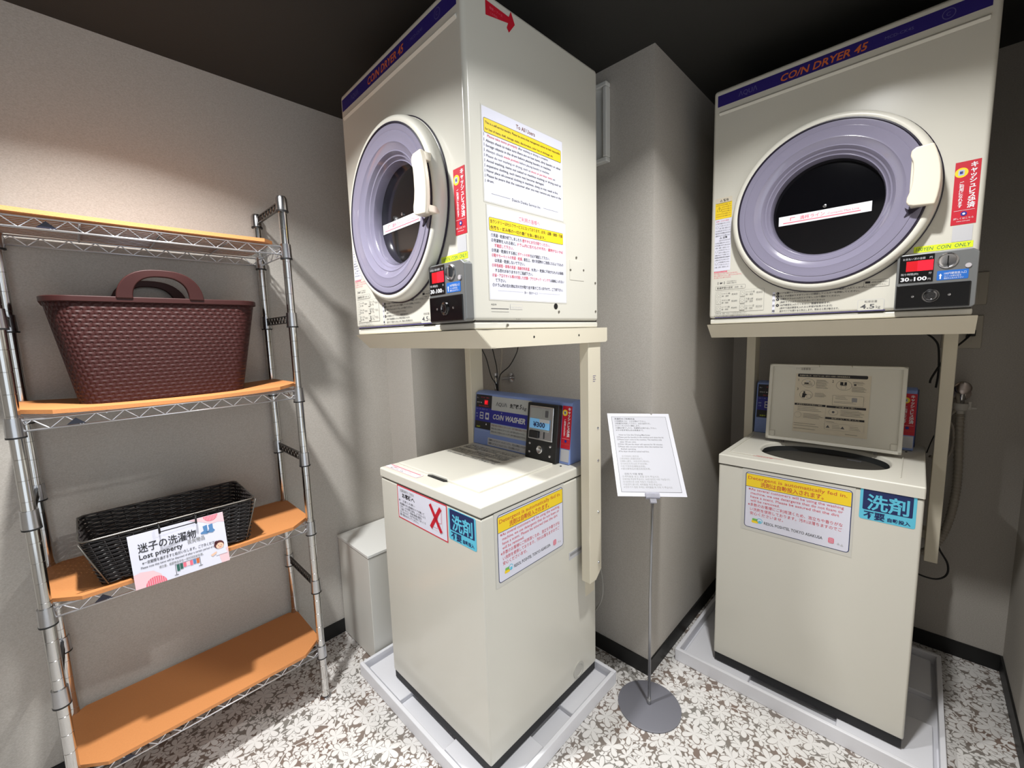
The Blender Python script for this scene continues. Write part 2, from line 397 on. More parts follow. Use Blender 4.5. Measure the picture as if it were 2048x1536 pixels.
# ================================================================== DRYER
def make_dryer(o):
    W_, D_, H_ = .6339, .5166, .7663
    bm = new(); z_ = (.020, H_); hx_, hz_, hr_, n_ = .317, .331, .150, 72
    oc, ic = [], []
    for k in range(n_):
        a = 2 * math.pi * k / n_; c, s_ = math.cos(a), math.sin(a)
        tt = min([q for q in ((W_ - hx_) / c if c > 1e-9 else 9e9, -hx_ / c if c < -1e-9 else 9e9, (z_[1] - hz_) / s_ if s_ > 1e-9 else 9e9, (z_[0] - hz_) / s_ if s_ < -1e-9 else 9e9)])
        oc.append([hx_ + c * tt, hz_ + s_ * tt]); ic.append((hx_ + c * hr_, hz_ + s_ * hr_))
    for cnr in ((0, z_[0]), (W_, z_[0]), (W_, z_[1]), (0, z_[1])):
        k = min(range(n_), key=lambda i: (oc[i][0] - cnr[0]) ** 2 + (oc[i][1] - cnr[1]) ** 2); oc[k] = list(cnr)
    A_ = [bm.verts.new((p[0], 0, p[1])) for p in oc]; B_ = [bm.verts.new((p[0], 0, p[1])) for p in ic]; C_ = [bm.verts.new((p[0], D_, p[1])) for p in oc]; E_ = [bm.verts.new((p[0], .10, p[1])) for p in ic]
    for k in range(n_):
        j = (k + 1) % n_
        bm.faces.new((A_[k], A_[j], B_[j], B_[k])); bm.faces.new((C_[k], C_[j], A_[j], A_[k])); bm.faces.new((B_[k], B_[j], E_[j], E_[k]))
    bm.faces.new(C_[::-1]); bm.faces.new(E_)
    bmesh.ops.recalc_face_normals(bm, faces=bm.faces)
    body = obj('body', bm, CREAM, o, bevel=.011, seg=3)
    bm = new(); bx(bm, .004, W_ - .002, .004, D_ - .002, .001, .0175); obj('base_rail', bm, CREAMP, o, bevel=.004)
    bm = new(); bx(bm, .006, W_ - .005, .007, D_ - .005, .012, .03); obj('base_seam', bm, GAP, o)
    # raised ridge under the name band
    bm = new()
    prof = [(0, -.004), (-.0045, 0), (0, .004)]
    prism(bm, [(0.0005, .683), (-.005, .691), (0.0005, .697)], 'x', .018, .616); obj('ridge', bm, CREAM, o, bevel=.0015)
    # name band
    d = Decal(); d.rect(.013, .617, .712, .747, 'violet'); d.up()
    d.text('ΛQUΛ', .076, .7225, .020, 'dviolet', w=.053); d.text('CO/N DRYER 45', .192, .719, .027, 'orange', w=.202, bold=.02, shear=.2)
    d.text('MCD-CK45', .428, .7255, .010, 'dviolet', w=.055)
    d.ring(.545, .73, .012, .0015, 'dviolet', 'violet'); d.text('C', .5405, .7255, .012, 'dviolet')
    d.done('name_band', o, 'front', (0, 0, 0), label='dark violet name band with orange lettering')
    # door
    cx, cz = .317, .331
    def Lp(name, prof, m, par, n=96):
        bm = new(); lathe(bm, [(r, -h) for r, h in prof], n, 'y', (cx, 0, cz)); bmesh.ops.recalc_face_normals(bm, faces=bm.faces)
        return obj(name, bm, m, par, smooth=True)
    door = Lp('door', [(.2445, -.001), (.2445, .003), (.241, .0045), (.2415, .020), (.2385, .030), (.233, .0345), (.2265, .0355), (.2215, .034), (.2215, .0)], CREAMP, o)
    Lp('gasket', [(.2435, -.001), (.2455, .001), (.2455, .0035), (.243, .005)], GASK, door)
    Lp('gasket', [(.2225, .030), (.2222, .0362), (.219, .0368), (.2175, .0335)], GASK, door)
    Lp('window_ring', [(.2180, .030), (.2170, .0345), (.205, .0350), (.2025, .0338), (.2010, .0352), (.192, .0345), (.180, .0315), (.176, .0320), (.1735, .0298),
                       (.165, .0255), (.1585, .0225), (.156, .0232), (.153, .0195), (.149, .0135), (.1455, .0125), (.142, .0065), (.139, .0035), (.1365, .0045), (.1345, -.002), (.1330, -.022)], LAV, door)
    Lp('window_glass', [(.1335, -.0205), (.10, -.0175), (.05, -.0165), (0, -.0162)], GLASS, door)
    bm = new(); lathe(bm, [(.0045, .0), (.0045, -.004), (.0025, -.0045), (0, -.0045)], 20, 'y', (.3165, .0165, .3345)); obj('centre_screw', bm, CHROME, door, smooth=True)
    d = Decal(); d.rect(0, .2235, 0, .0275, 'white'); d.up(); d.rect(.012, .2, .0055, .0080, 'pink')
    d.text('満杯ライン', .055, .0115, .0125, 'pink', w=.062, bold=.01); d.text('Contents Max Line', .124, .0115, .0085, 'pink', w=.072)
    d.poly([(.030, .0115), (.032, .0115), (.032, .0195), (.043, .0195), (.043, .0212), (.030, .0212)], 'pink')
    d.done('fill_line_label', door, 'front', (.2, .0158, .298), label='white strip with a pink line across the glass')
    # handle: a pad hooked over the right-hand side of the ring, hollow towards the hinge side
    pts = []
    for k in range(9):
        t = math.radians(-14 + k * (22 + 14) / 8); pts.append((cx + .2385 * math.cos(t), cz + .2385 * math.sin(t)))
    left = [(.507, .4185), (.4985, .412), (.4975, .400), (.5025, .385), (.5045, .365), (.5045, .335), (.5015, .315), (.4965, .300), (.4955, .288), (.5005, .280), (.510, .277)]
    bm = new(); prism(bm, pts + left, 'y', -.063, -.050); hd = obj('handle', bm, IVORY, door, bevel=.004, seg=3)
    for z0, z1 in ((.398, .4185), (.277, .295)):
        bm = new(); xr = .552 if z0 > .35 else .553
        prism(bm, [(.503, z0), (xr - (.012 if z0 > .35 else 0), z0), (xr - (.014 if z0 > .35 else .002), z1), (.503, z1)], 'y', -.056, -.024); obj('handle_arm', bm, IVORY, hd, bevel=.003)
    bm = new(); bx(bm, .500, .512, -.052, -.032, .293, .400); obj('handle_web', bm, IVORY, hd, bevel=.002)
    bm = new(); prism(bm, [(.493, .281), (.500, .275), (.521, .275), (.508, .2645), (.493, .258), (.498, .268)], 'y', -.0372, -.034); obj('latch_notch', bm, GASK, hd)
    # stickers
    d = Decal(); d.rect(0, .0435, 0, .15, 'crim'); d.up()
    d.vtext('キャッシュレス決済', .0325, .134, .0138, 'white', pitch=.0118, bold=.03)
    d.vtext('ご利用になれます', .0135, .096, .0085, 'white', pitch=.0078, bold=.02)
    d.disc(.0115, .1245, .0115, 'yel'); d.up(); d.rect(.006, .0165, .118, .131, 'lblue', .002); d.up(); d.rect(.0085, .014, .1215, .1275, 'dblue'); d.text('¥', .0105, .1215, .008, 'yel')
    d.rect(.004, .0395, .0335, .0342, 'white'); d.disc(.0215, .0255, .0055, 'dblue'); d.up(); d.disc(.0215, .0255, .0025, 'white')
    d.text('詳しくはこちら', .0215, .013, .005, 'white', align='c'); d.text('www.coin-pay', .0215, .007, .004, 'white', align='c')
    d.done('cashless_sticker', o, 'front', (.5795, 0, .2245), label='tall crimson sticker with white katakana')
    d = Decal(); d.rect(0, .035, 0, .038, 'lgrey'); d.done('code_sticker', o, 'front', (.584, 0, .184), label='small pale square sticker under the crimson one')
    d = Decal(); d.rect(0, .106, 0, .0155, 'lime'); d.up(); d.text('100YEN  COIN  ONLY', .004, .0035, .0125, 'green', w=.098, shear=.15); d.done('coin_note', o, 'front', (.516, 0, .1675), label='lime yellow paper strip')
    # coin box
    cb = new()
    prism(cb, [(.486, .020), (.628, .020), (.634, .026), (.634, .154), (.622, .163), (.492, .163), (.486, .157)], 'y', -.022, .003)
    box = obj('coin_box', cb, SILV, o, bevel=.003)
    bm = new(); bx(bm, .4885, .6245, -.0245, -.02, .0235, .084); obj('lock_plate', bm, BLKG, box, bevel=.0035, seg=3)
    bm = new(); bx(bm, .4915, .5565, -.0235, -.02, .0895, .1595); dp = obj('display', bm, BLKG, box, bevel=.001)
    d = Decal(); d.rect(.013, .0345, .029, .055, LEDD); d.rect(.0345, .0635, .029, .055, LED)
    d.text('お支払い済の金額', .006, .0585, .0062, 'lgrey', w=.042); d.text('円', .056, .0585, .0062, 'lgrey')
    d.text('残り時間(約)', .004, .0195, .0062, 'lgrey', w=.033); d.text('分', .056, .0195, .0062, 'lgrey')
    d.text('30', .004, .0045, .0135, 'white', w=.0165, bold=.03); d.text('分', .0215, .0045, .006, 'lgrey'); d.text('100', .0295, .0045, .0135, 'white', w=.024, bold=.03); d.text('円', .0555, .0045, .006, 'lgrey')
    d.done('display_print', dp, 'front', (.4915, -.0235, .0895))
    bm = new(); lathe(bm, [(.019, -.021), (.019, -.0245), (.0165, -.0265), (.0155, -.0235), (.012, -.0225), (0, -.0225)], 40, 'y', (.5805, 0, .138)); obj('coin_slot', bm, CHROME, box, smooth=True)
    bm = new(); bx(bm, .5798, .5818, -.0275, -.0225, .127, .149); obj('slot_opening', bm, BLKG, box)
    bm = new(); lathe(bm, [(.0055, -.021), (.0055, -.0245), (0, -.0248)], 24, 'y', (.6165, 0, .122)); obj('return_button', bm, mat('pale button', (190, 185, 190), .4), box, smooth=True)
    d = Decal(); d.rect(0, .055, 0, .0235, 'blue', .002); d.up()
    d.poly([(.0035, .011), (.0065, .0165), (.0095, .011), (.0078, .011), (.0078, .003), (.0052, .003), (.0052, .011)], 'white')
    d.text('100円硬貨投入口', .013, .0135, .0065, 'white', w=.038); d.text('コインは表示窓を', .013, .0075, .0045, 'white', w=.030); d.text('確認の上お入れ下さい', .013, .0022, .0045, 'white', w=.034)
    d.done('coin_label', box, 'front', (.563, -.022, .0905), label='blue coin slot label')
    bm = new()
    lathe(bm, [(.0165, -.0243), (.0165, -.0262), (.0150, -.0272), (.0125, -.0265), (.0125, -.0285), (.0095, -.0295), (.0085, -.0275), (.0045, -.0275), (.0040, -.0262), (0, -.0262)], 36, 'y', (.5545, 0, .0535))
    obj('lock', bm, mat('dark chrome', (120, 120, 122), .15, 1), box, smooth=True)
    for x in (.521, .588):
        bm = new(); lathe(bm, [(.0028, -.0243), (.0028, -.0255), (0, -.0262)], 16, 'y', (x, 0, .0535)); obj('rivet', bm, CHROME, box, smooth=True)
    # printed instructions on the front, left of and below the door
    d = Decal(.0001)
    d.rect(0, .052, .172, .240, 'yel', .003); d.rect(0, .052, 0, .1715, 'paper', .002); d.up()
    d.rect(0, .052, .224, .240, 'cream', .003); d.up(); d.text('△ 警告', .014, .228, .0085, 'black', bold=.02); d.rect(.002, .05, .2225, .2235, 'black')
    d.text('⚠', .005, .200, .015, 'black')
    for k in range(6): d.text('火災のおそれあり乾燥しない', .020 if k in (1, 2, 3) else .003, .215 - k * .0072, .0045, 'brown', maxw=.030 if k in (1, 2, 3) else .046)
    tx = ['お子様を機械の中に入れない', 'ドアに乗ったりしないこと', '分解・修理・改造はしない', '引火物を近づけないこと', '油の付いた衣類は入れない', '運転中はドアを開けない', '運転後は衣類を早めに取出す', '火傷のおそれがあります']
    d.text('故障・けがの原因', .004, .163, .005, 'red', maxw=.044)
    for k in range(19):
        if k in (6,): d.text('△ 注意', .016, .155 - k * .0080, .0075, 'black', bold=.02); continue
        if k % 5 == 4: d.rect(.001, .051, .1575 - k * .0080, .1579 - k * .0080, 'dgrey')
        d.text(tx[k % 8], .014 if k % 5 in (1, 2) else .003, .155 - k * .0080, .0052, 'dgrey', maxw=.035 if k % 5 in (1, 2) else .046)
        if k % 5 == 1: d.ring(.0075, .1535 - k * .0080, .0042, .0006, 'dgrey', 'paper')
    d.done('warning_print', o, 'front', (.014, 0, .181), label='yellow and white warning print left of the door')
    d = Decal(.0001)
    d.rect(.0, .042, .0455, .050, 'pink', .001); d.up(); d.text('必ずお守りください', .003, .0462, .004, 'white', maxw=.036)
    for k in range(3): d.text('脱水した衣類を入れてください。満杯まで入れると乾きません。', 0, .0395 - k * .0065, .0048, 'pink', maxw=[.075, .088, .055][k])
    d.text('0 ⇔ 0', .012, .006, .012, 'dgrey', w=.024); d.text('プラグは抜かない', .042, .012, .0042, 'dgrey', maxw=.03); d.text('定期的に掃除する', .042, .006, .0042, 'dgrey', maxw=.03)
    d.done('care_print', o, 'front', (.015, 0, .130))
    d = Decal(.0001)
    d.frame(0, .094, .0, .0135, .0006, 'dgrey', .003, CREAM); d.text('乾燥時間の目安', .005, .0035, .0082, 'black', w=.05, bold=.01); d.text('(温度：高)', .060, .004, .006, 'dgrey', w=.026)
    d.frame(0, .150, -.0755, -.005, .0004, 'dgrey', .002, CREAM)
    nm = ['シャツ', 'タオル', 'シーツ', 'ジーンズ', '下着', 'トレーナー']
    for c in range(2):
        for r in range(3):
            x = .004 + c * .075; y = -.022 - r * .0225
            d.frame(x, x + .015, y - .004, y + .013, .0005, 'dgrey', 0, CREAM); d.ring(x + .0075, y + .0045, .0045, .0005, 'dgrey', CREAM)
            d.text(nm[c * 3 + r] + ' 3枚', x + .018, y + .007, .006, 'dgrey', maxw=.026); d.text('綿・混紡', x + .018, y - .001, .0055, 'dgrey', maxw=.024); d.text('約30分', x + .049, y + .003, .0065, 'dgrey', w=.018)
    d.text('※衣類の量・種類・室温により乾燥時間は異なります', .002, -.0815, .0042, 'dgrey', maxw=.11)
    d.text('ドラムの上の方まで衣類を入れないでください。', .0, -.0905, .0058, 'black', maxw=.118)
    d.done('time_table_print', o, 'front', (.021, 0, .116))
    d = Decal(.0001)
    d.rect(0, .007, .004, .069, 'paper'); d.up(); d.vtext('操作手順', .0035, .056, .008, 'black', pitch=.0165, bold=.02)
    st = ['ドアを開けドラム内に乾燥する衣類が残っていないか確認し入れてください', '糸くずが溜まりすぎていないか確認しフィルターを掃除してください。', '衣類をドラムに入れてドアをしっかり閉めてください。', '(満杯ラインより上に入れないでください)', '100円硬貨を入れてください。乾燥を始めます。', '(途中で追加硬貨を入れると時間が延長されます)', '途中でドアを開けると停止します。閉めると再び動きます。']
    for k, t in enumerate(st):
        y = .0615 - k * .0092
        if k in (0, 1, 2, 4): d.disc(.0145, y + .0022, .0042, 'black'); d.up(); d.text(str([1, 2, 3, 0, 4][k] if k < 5 else ''), .0128, y, .006, 'white')
        d.text(t, .021, y, .0062, 'dgrey', maxw=[.25, .235, .2, .13, .145, .16, .15][k], bold=.01)
    d.frame(.213, .270, -.002, .028, .0008, 'lgrey', .004, CREAM); d.text('乾燥容量', .2415, .0195, .007, 'dgrey', align='c'); d.text('4.5', .219, .003, .017, 'dgrey', w=.031, bold=.02); d.text('kg', .253, .003, .011, 'dgrey')
    d.done('steps_print', o, 'front', (.195, 0, .026))
    d = Decal(.0001); d.frame(0, .054, 0, .0195, .0006, 'dgrey', .002, CREAM); d.rect(.003, .014, .0105, .0165, 'black'); d.text('使用後は衣類を取出し', .016, .011, .0052, 'black', maxw=.035); d.text('ドアを閉めてください。', .005, .0035, .0052, 'black', maxw=.042); d.done('reminder_print', o, 'front', (.4185, 0, .088))
    d = Decal(); d.rect(.021, .468, .0215, .0238, 'violet'); d.done('base_stripe', o, 'front', (0, 0, 0))
    return o
def dryer_side(o):
    X = .6339
    d = Decal()
    d.rect(0, .3, 0, .217, 'clear'); d.up(); d.rect(.003, .297, .003, .214, 'paper'); d.up()
    d.text('To All Users', .150, .1965, .0135, 'brown', align='c', bold=.015)
    d.frame(.007, .291, .157, .190, .0012, 'dgrey', .004, 'yel')
    d.text('This is a self-service laundry. Please be aware that management cannot be held responsible', .0115, .1775, .0075, 'black', w=.274, bold=.015)
    d.text('for loss of items, theft, damage, stains, discoloration, color loss or shrinkage, etc.', .0115, .1635, .0075, 'black', w=.245, bold=.015)
    L_ = ['Always check to make sure there are no lost items, dirty laundry or other', 'foreign objects in the drum before placing laundry in machine.', None, None,
          'Avoid washing, items not suited to machine washing or drying such as', 'expensive clothing, such items may become damaged.', 'Never place oil-covered clothing in machines, doing so may result in fire.',
          'Please be aware that the customer after you may remove any items in the', 'drum.']
    y0, ld = .1375, .0112
    d.text('Please take items promptly', .018, .1487, .0080, 'red', w=.1); d.text('after washing or drying is complete.', .121, .1487, .0080, 'dgrey', w=.115)
    ws = [.276, .235, 0, 0, .276, .205, .263, .276, .022]
    for k, t in enumerate(L_):
        if t: d.text(t, .0125, y0 - k * ld, .0082, 'dgrey', w=ws[k], bold=.01)
    d.text('Always check', .0125, y0 - 2 * ld, .0082, 'dgrey', w=.055); d.text('inside pockets', .070, y0 - 2 * ld, .0082, 'red', w=.052); d.text('before placing laundry in machine.', .125, y0 - 2 * ld, .0082, 'dgrey', w=.115)
    d.text('Please do not washing or drying, such as', .0125, y0 - 3 * ld, .0082, 'dgrey', w=.152); d.text('shoes or pet litter items', .167, y0 - 3 * ld, .0082, 'red', w=.085); d.text('etc.', .255, y0 - 3 * ld, .0082, 'dgrey')
    for k in range(10): d.rect(.0065, .0075, .149 - k * .0115, .156 - k * .0115, 'dgrey')
    d.rect(.025, .088, .0225, .0231, 'dgrey'); d.text('Daiichi Denka Service Inc.', .148, .019, .0095, 'dgrey', align='c', w=.108); d.rect(.212, .275, .0225, .0231, 'dgrey')
    d.done('user_notice', o, 'side', (X, .044, .2995), label='laminated English notice headed To All Users')
    d = Decal()
    d.rect(0, .303, 0, .2265, 'clear'); d.up(); d.rect(.003, .300, .003, .2235, 'paper'); d.up()
    d.text('ご利用の皆様へ', .150, .2035, .0125, 'red', align='c', w=.080)
    d.frame(.007, .289, .165, .197, .001, 'dgrey', .004, 'yel')
    d.text('当ランドリーはセルフサービスになっております。紛失・盗難・損傷・汚損', .011, .1845, .0095, 'black', w=.274, bold=.01)
    d.text('色落ち・縮み等の一切の責任を負い兼ねます。', .011, .170, .0095, 'black', w=.20, bold=.01)
    J = [[('①洗濯・乾燥が終了しましたら', 'black', 0, .105), ('速やかにお引き取りください。', 'red', .108, .11)],
         [('②洗濯物を入れる前に、', 'black', 0, .085), ('ドラム内に忘れものや汚れ・異物がないか必', 'red', .090, .185)],
         [('ず確認して下さい。', 'red', .01, .065)],
         [('③洗濯・乾燥をする前に', 'black', 0, .088), ('ポケットの中', 'red', .09, .045), ('を必ず確認して下さい。', 'black', .137, .078)],
         [('④靴やカーペットの洗濯・乾燥、', 'red', 0, .108), ('衛生上、他の洗濯物のご迷惑になるようなもの', 'black', .112, .163)],
         [('は洗濯・乾燥しないで下さい。', 'black', .01, .105)],
         [('⑤羊毛絨毯・革等の洗濯・高級衣料洗濯、', 'red', 0, .135), ('水洗い・乾燥に不向きなものは損傷', 'black', .14, .135)],
         [('する恐れがありますのでご遠慮下さい。', 'black', .01, .135)],
         [('⑥油・アロマオイル等の付着した衣類・プラスチック・インクで', 'red', 0, .215), ('は機械に入れない', 'black', .217, .06)],
         [('て下さい。', 'black', .01, .035)],
         [('⑦ドラム内の忘れ物は次の方が取り出す事がございますので、ご了承下さい。', 'black', 0, .272)]]
    for k, row in enumerate(J):
        for t, m, x, wd in row: d.text(t, .0125 + x, .1525 - k * .0118, .0092, m, w=wd, bold=.006)
    d.rect(.03, .12, .0245, .0249, 'grey'); d.text('第一・電化サービス', .150, .021, .0075, 'dgrey', align='c', w=.052); d.rect(.18, .27, .0245, .0249, 'grey')
    d.done('user_notice', o, 'side', (X, .0505, .0705), label='laminated Japanese notice with a yellow box and red lines')
    d = Decal()
    d.poly([(0, -.016), (.072, -.002), (.067, -.014), (.074, -.022), (.095, .004), (.082, .028), (.075, .013), (0, .016)], 'crim'); d.up()
    d.text('排気・アース', .012, .002, .007, 'pink', maxw=.05); d.text('この方向', .014, -.008, .006, 'pink', maxw=.04)
    d.done('arrow_sticker', o, 'side', (X, .070, .730), label='dark red arrow sticker near the top edge')
    d = Decal(.0001); d.text('AQUA', 0, .024, .006, 'dgrey', w=.018); d.rect(0, .06, .015, .0165, 'dgrey'); d.rect(0, .06, .008, .0086, 'dgrey'); d.frame(.065, .11, .015, .028, .0006, 'lgrey', .001, CREAM)
    d.text('100V 50-60Hz', .067, .018, .006, 'lgrey', w=.04); d.text('00-000000', 0, -.018, .005, 'dgrey', w=.022); d.text('00-00', .04, -.018, .005, 'dgrey', w=.02); d.text('PUSH', .085, -.011, .004, 'dgrey', w=.016)
    d.done('rating_print', o, 'side', (X, .056, .035))
    bm = new(); bx(bm, X - .001, X + .0012, .369, .438, .1405, .198); obj('service_hatch', bm, CREAM, o, bevel=.0006)
    for y, z in ((.372, .169), (.436, .173), (.401, .207), (.498, .139), (.499, .051), (.316, .047), (.11, .010)):
        bm = new(); lathe(bm, [(.0035, X), (.0035, X + .0018), (0, X + .0025)], 12, 'x', (0, y, z)); obj('screw', bm, mat('screw zinc', (150, 146, 136), .35, .8), o, smooth=True)
    bm = new(); lathe(bm, [(0, X + .0006), (.0085, X + .0006)], 24, 'x', (0, .303, .062)); obj('port_hole', bm, BLACKP, o)

# ================================================================== STAND
def make_stand(o):
    """origin at the dryer's front left bottom corner"""
    t = .0025
    bm = new()
    prism(bm, [(-.002, -.0005), (.001, -.0035), (.045, -.047), (.060, -.047), (.060, -.0445), (.046, -.0445), (.004, -.0025), (.06, -.0025), (.06, -.0005)], 'x', -.004, .642)
    obj('front_fascia', bm, CREAM2, o)
    for x in (.639, -.004):
        bm = new(); prism(bm, [(.0, -.0005), (.045, -.0465), (.545, -.0465), (.553, -.042), (.553, -.0005)], 'x', x, x + .003); r = obj('side_rail', bm, CREAM2, o)
        if x > 0:
            for y in (.20, .40):
                bm = new(); lathe(bm, [(0, x + .0045), (.0032, x + .0035)], 12, 'x', (0, y, -.022)); obj('screw', bm, BLACKP, r)
    bm = new(); bx(bm, 0, .639, .06, .55, -.0025, -.0005); obj('support_plate', bm, CREAM2, o)
    bm = new(); bx(bm, .0, .639, .50, .545, -.044, -.003); obj('rear_beam', bm, CREAM2, o)
    for x0, x1 in ((0, .035), (.597, .632)):
        bm = new()
        prism(bm, [(.462, -.045), (.53, -.045), (.53, -.83), (.497, -.86), (.462, -.86)], 'x', x0, x1)
        L = obj('leg', bm, CREAM2, o, bevel=.0025)
        if x0 > .3:
            for z in (-.33, -.44, -.62, -.80):
                bm = new(); lathe(bm, [(.0, x1 + .003), (.004, x1 + .002), (.005, x1)], 14, 'x', (0, .512, z)); obj('screw', bm, CHROME, L, smooth=True)
        xi = (.13, .17) if x0 < .3 else (.46, .50)
        bm = new(); bx(bm, xi[0], xi[1], .600, .628, -1.3155, -.6); bx(bm, *((.46, .565) if x0 > .3 else (.06, .17)), .574, .602, -.80, -.77); bx(bm, *((.586, .598) if x0 > .3 else (.034, .0455)), .528, .576, -.80, -.77); obj('lower_leg', bm, CREAM2, o)

# ================================================================== WASHER
WW, WD = .5373, .5414
def make_washer(o, is_open):
    bm = new(); prism(bm, [(0, 0), (WW, 0), (WW, WD), (0, WD)], 'z', .066, .812); obj('body', bm, CREAM, o, bevel=.006, seg=3)
    bm = new(); bx(bm, .004, WW - .004, .004, WD - .004, .80, .82); obj('seam', bm, GAP, o)
    bm = new(); bx(bm, .004, WW - .004, .004, WD - .004, .036, .068); obj('base', bm, BASEB, o)
    for x in (.05, WW - .05):
        for y in (.05, WD - .05):
            bm = new(); lathe(bm, [(0, .0305), (.019, .0305), (.019, .05), (0, .05)], 20, 'z', (x, y, 0)); obj('foot', bm, BLACKP, o, smooth=True)
    # top housing
    z0, z1 = .8155, .8493
    bm = new()
    if not is_open:
        bx(bm, -.0015, WW + .0015, -.003, WD, z0, z1)
        obj('top_housing', bm, CREAMP, o, bevel=.006, seg=3)
    else:
        cx, cy, rx, ry, n = .275, .205, .186, .136, 72
        outer = []; inner = []; inner2 = []
        x0_, x1_, y0_, y1_ = -.0015, WW + .0015, -.003, WD
        for k in range(n):
            a = 2 * math.pi * k / n; c, s_ = math.cos(a), math.sin(a)
            e = lambda v: math.copysign(abs(v) ** .8, v)
            inner.append((cx + rx * e(c), cy + ry * e(s_)))
            tt = min([q for q in ((x1_ - cx) / c if c > 1e-9 else 9e9, (x0_ - cx) / c if c < -1e-9 else 9e9, (y1_ - cy) / s_ if s_ > 1e-9 else 9e9, (y0_ - cy) / s_ if s_ < -1e-9 else 9e9)])
            outer.append([cx + c * tt, cy + s_ * tt])
        for cnr in ((x0_, y0_), (x1_, y0_), (x1_, y1_), (x0_, y1_)):
            k = min(range(n), key=lambda i: (outer[i][0] - cnr[0]) ** 2 + (outer[i][1] - cnr[1]) ** 2); outer[k] = list(cnr)
        VO = [bm.verts.new((p[0], p[1], z1)) for p in outer]; VB = [bm.verts.new((p[0], p[1], z0)) for p in outer]
        VI = [bm.verts.new((p[0], p[1], z1 - .001)) for p in inner]; VD = [bm.verts.new((cx + (p[0] - cx) * .97, cy + (p[1] - cy) * .97, z1 - .014)) for p in inner]
        for k in range(n):
            j = (k + 1) % n
            bm.faces.new((VO[k], VO[j], VI[j], VI[k])); bm.faces.new((VB[k], VB[j], VO[j], VO[k])); bm.faces.new((VI[k], VI[j], VD[j], VD[k]))
        bmesh.ops.recalc_face_normals(bm, faces=bm.faces)
        obj('top_housing', bm, CREAMP, o, bevel=.005, seg=3)
        bm = new()
        R_ = [(1.0, z1 - .011), (.985, z1 - .035), (.90, z1 - .045), (.90, z1 - .06), (.97, z1 - .07), (.97, z1 - .38), (0, z1 - .39)]
        lathe(bm, R_, 64, 'z', (cx, cy, 0), sx=rx * .965, sy=ry * .965)
        tb = obj('drum', bm, DARKHOLE, o, smooth=True)
        bm = new(); prism(bm, [(.34, .30), (.38, .295), (.378, .285), (.338, .29)], 'z', z1 - .05, z1 - .028); obj('balance_ring_clip', bm, mat('grey clip', (88, 88, 92), .5), tb)
    # front lip groove on the top housing
    if is_open:
        bm = new()
        for a, b in (((.02, .045), (.02, .37)), ((.484, .055), (.484, .33))): bx(bm, a[0] - .0015, a[0] + .0015, a[1], b[1], z1, z1 + .003)
        bx(bm, .02, .11, .0435, .0465, z1, z1 + .003); obj('lid_rest', bm, CREAMP, o, bevel=.001)
        d = Decal(); d.line((.02, .052), (.19, .049), .002, 'red'); d.text('取出口注意', .10, .040, .008, 'red', w=.06); d.done('edge_label', o, 'top', (0, 0, z1))
        # lid, standing open
        piv = (.079, .296, .861); lr = math.radians(6)
        lid = bpy.data.objects.new('lid', None)
        Wl, Hl = .401, .296
        bm = new(); bx(bm, 0, Wl, .004, .016, 0, Hl); lid = obj('lid', bm, CREAMP, o, bevel=.004, seg=3, loc=piv, rot=(-lr, 0, 0))
        bm = new()
        for a in ((0, .012, 0, Hl), (Wl - .012, Wl, 0, Hl), (0, Wl, 0, .012), (0, .16, Hl - .010, Hl), (.255, Wl, Hl - .010, Hl), (.16, .255, Hl - .006, Hl)):
            bx(bm, a[0], a[1], -.006, .006, a[2], a[3])
        obj('lid_rim', bm, CREAMP, lid, bevel=.003)
        bm = new()
        for x in (.008, Wl - .03): bx(bm, x, x + .022, -.0005, .004, .012, .034)
        obj('hinge_boss', bm, CREAMP, lid, bevel=.002)
        bm = new(); bx(bm, .055, .063, 0, .01, -.010, .0); bx(bm, .33, .338, 0, .01, -.010, .0); obj('hinge', bm, DARKW, lid)
        d = Decal(.0001); C = 'cream'
        d.rect(.0, .221, .0, .221, 'cream'); d.up()
        d.rect(.006, .212, .209, .221, 'black', .004); d.up(); d.text('洗濯機の使い方　HOW TO USE / 세탁기 사용법 / 洗衣机使用方法', .012, .2125, .0062, 'cream', w=.15)
        d.text('1', .009, .193, .013, 'black'); d.text('2', .112, .193, .013, 'black'); d.text('3', .006, .158, .013, 'black')
        d.ring(.040, .187, .0205, .0008, 'dgrey', C, ry=.0165); d.ring(.147, .184, .0225, .0008, 'dgrey', C, ry=.018); d.ring(.036, .142, .0205, .0008, 'dgrey', C, ry=.0175)
        d.rect(.028, .042, .183, .188, 'black'); d.rect(.025, .054, .1795, .181, 'black'); d.disc(.045, .193, .0015, 'black'); d.rect(.043, .053, .186, .187, 'black'); d.rect(.033, .044, .192, .195, 'lgrey', .001)
        d.rect(.136, .155, .184, .196, 'black'); d.rect(.139, .153, .170, .183, 'dgrey', .002); d.up(); d.rect(.1395, .1525, .1705, .182, C, .002); d.rect(.145, .148, .186, .198, C)
        d.disc(.030, .1515, .0032, 'black'); d.poly([(.025, .148), (.032, .148), (.038, .144), (.046, .1435), (.046, .141), (.036, .141), (.032, .131), (.023, .131)], 'black'); d.frame(.038, .052, .130, .144, .0008, 'dgrey', .002, C)
        g = lambda u, v, n, wd, ld=.0042: [d.rect(u, u + wd * (.78 + .22 * ((k * 7) % 5) / 4), v - k * ld, v - k * ld + .0009, 'dgrey') for k in range(n)]
        g(.065, .199, 8, .036); g(.172, .197, 2, .036); d.rect(.175, .182, .185, .190, 'black'); g(.185, .188, 1, .02); g(.170, .180, 5, .040)
        g(.063, .150, 4, .034); d.frame(.117, .205, .111, .147, .0005, 'dgrey', 0, C); g(.125, .142, 3, .035); g(.122, .124, 2, .07); d.rect(.172, .187, .126, .141, 'grey', .002)
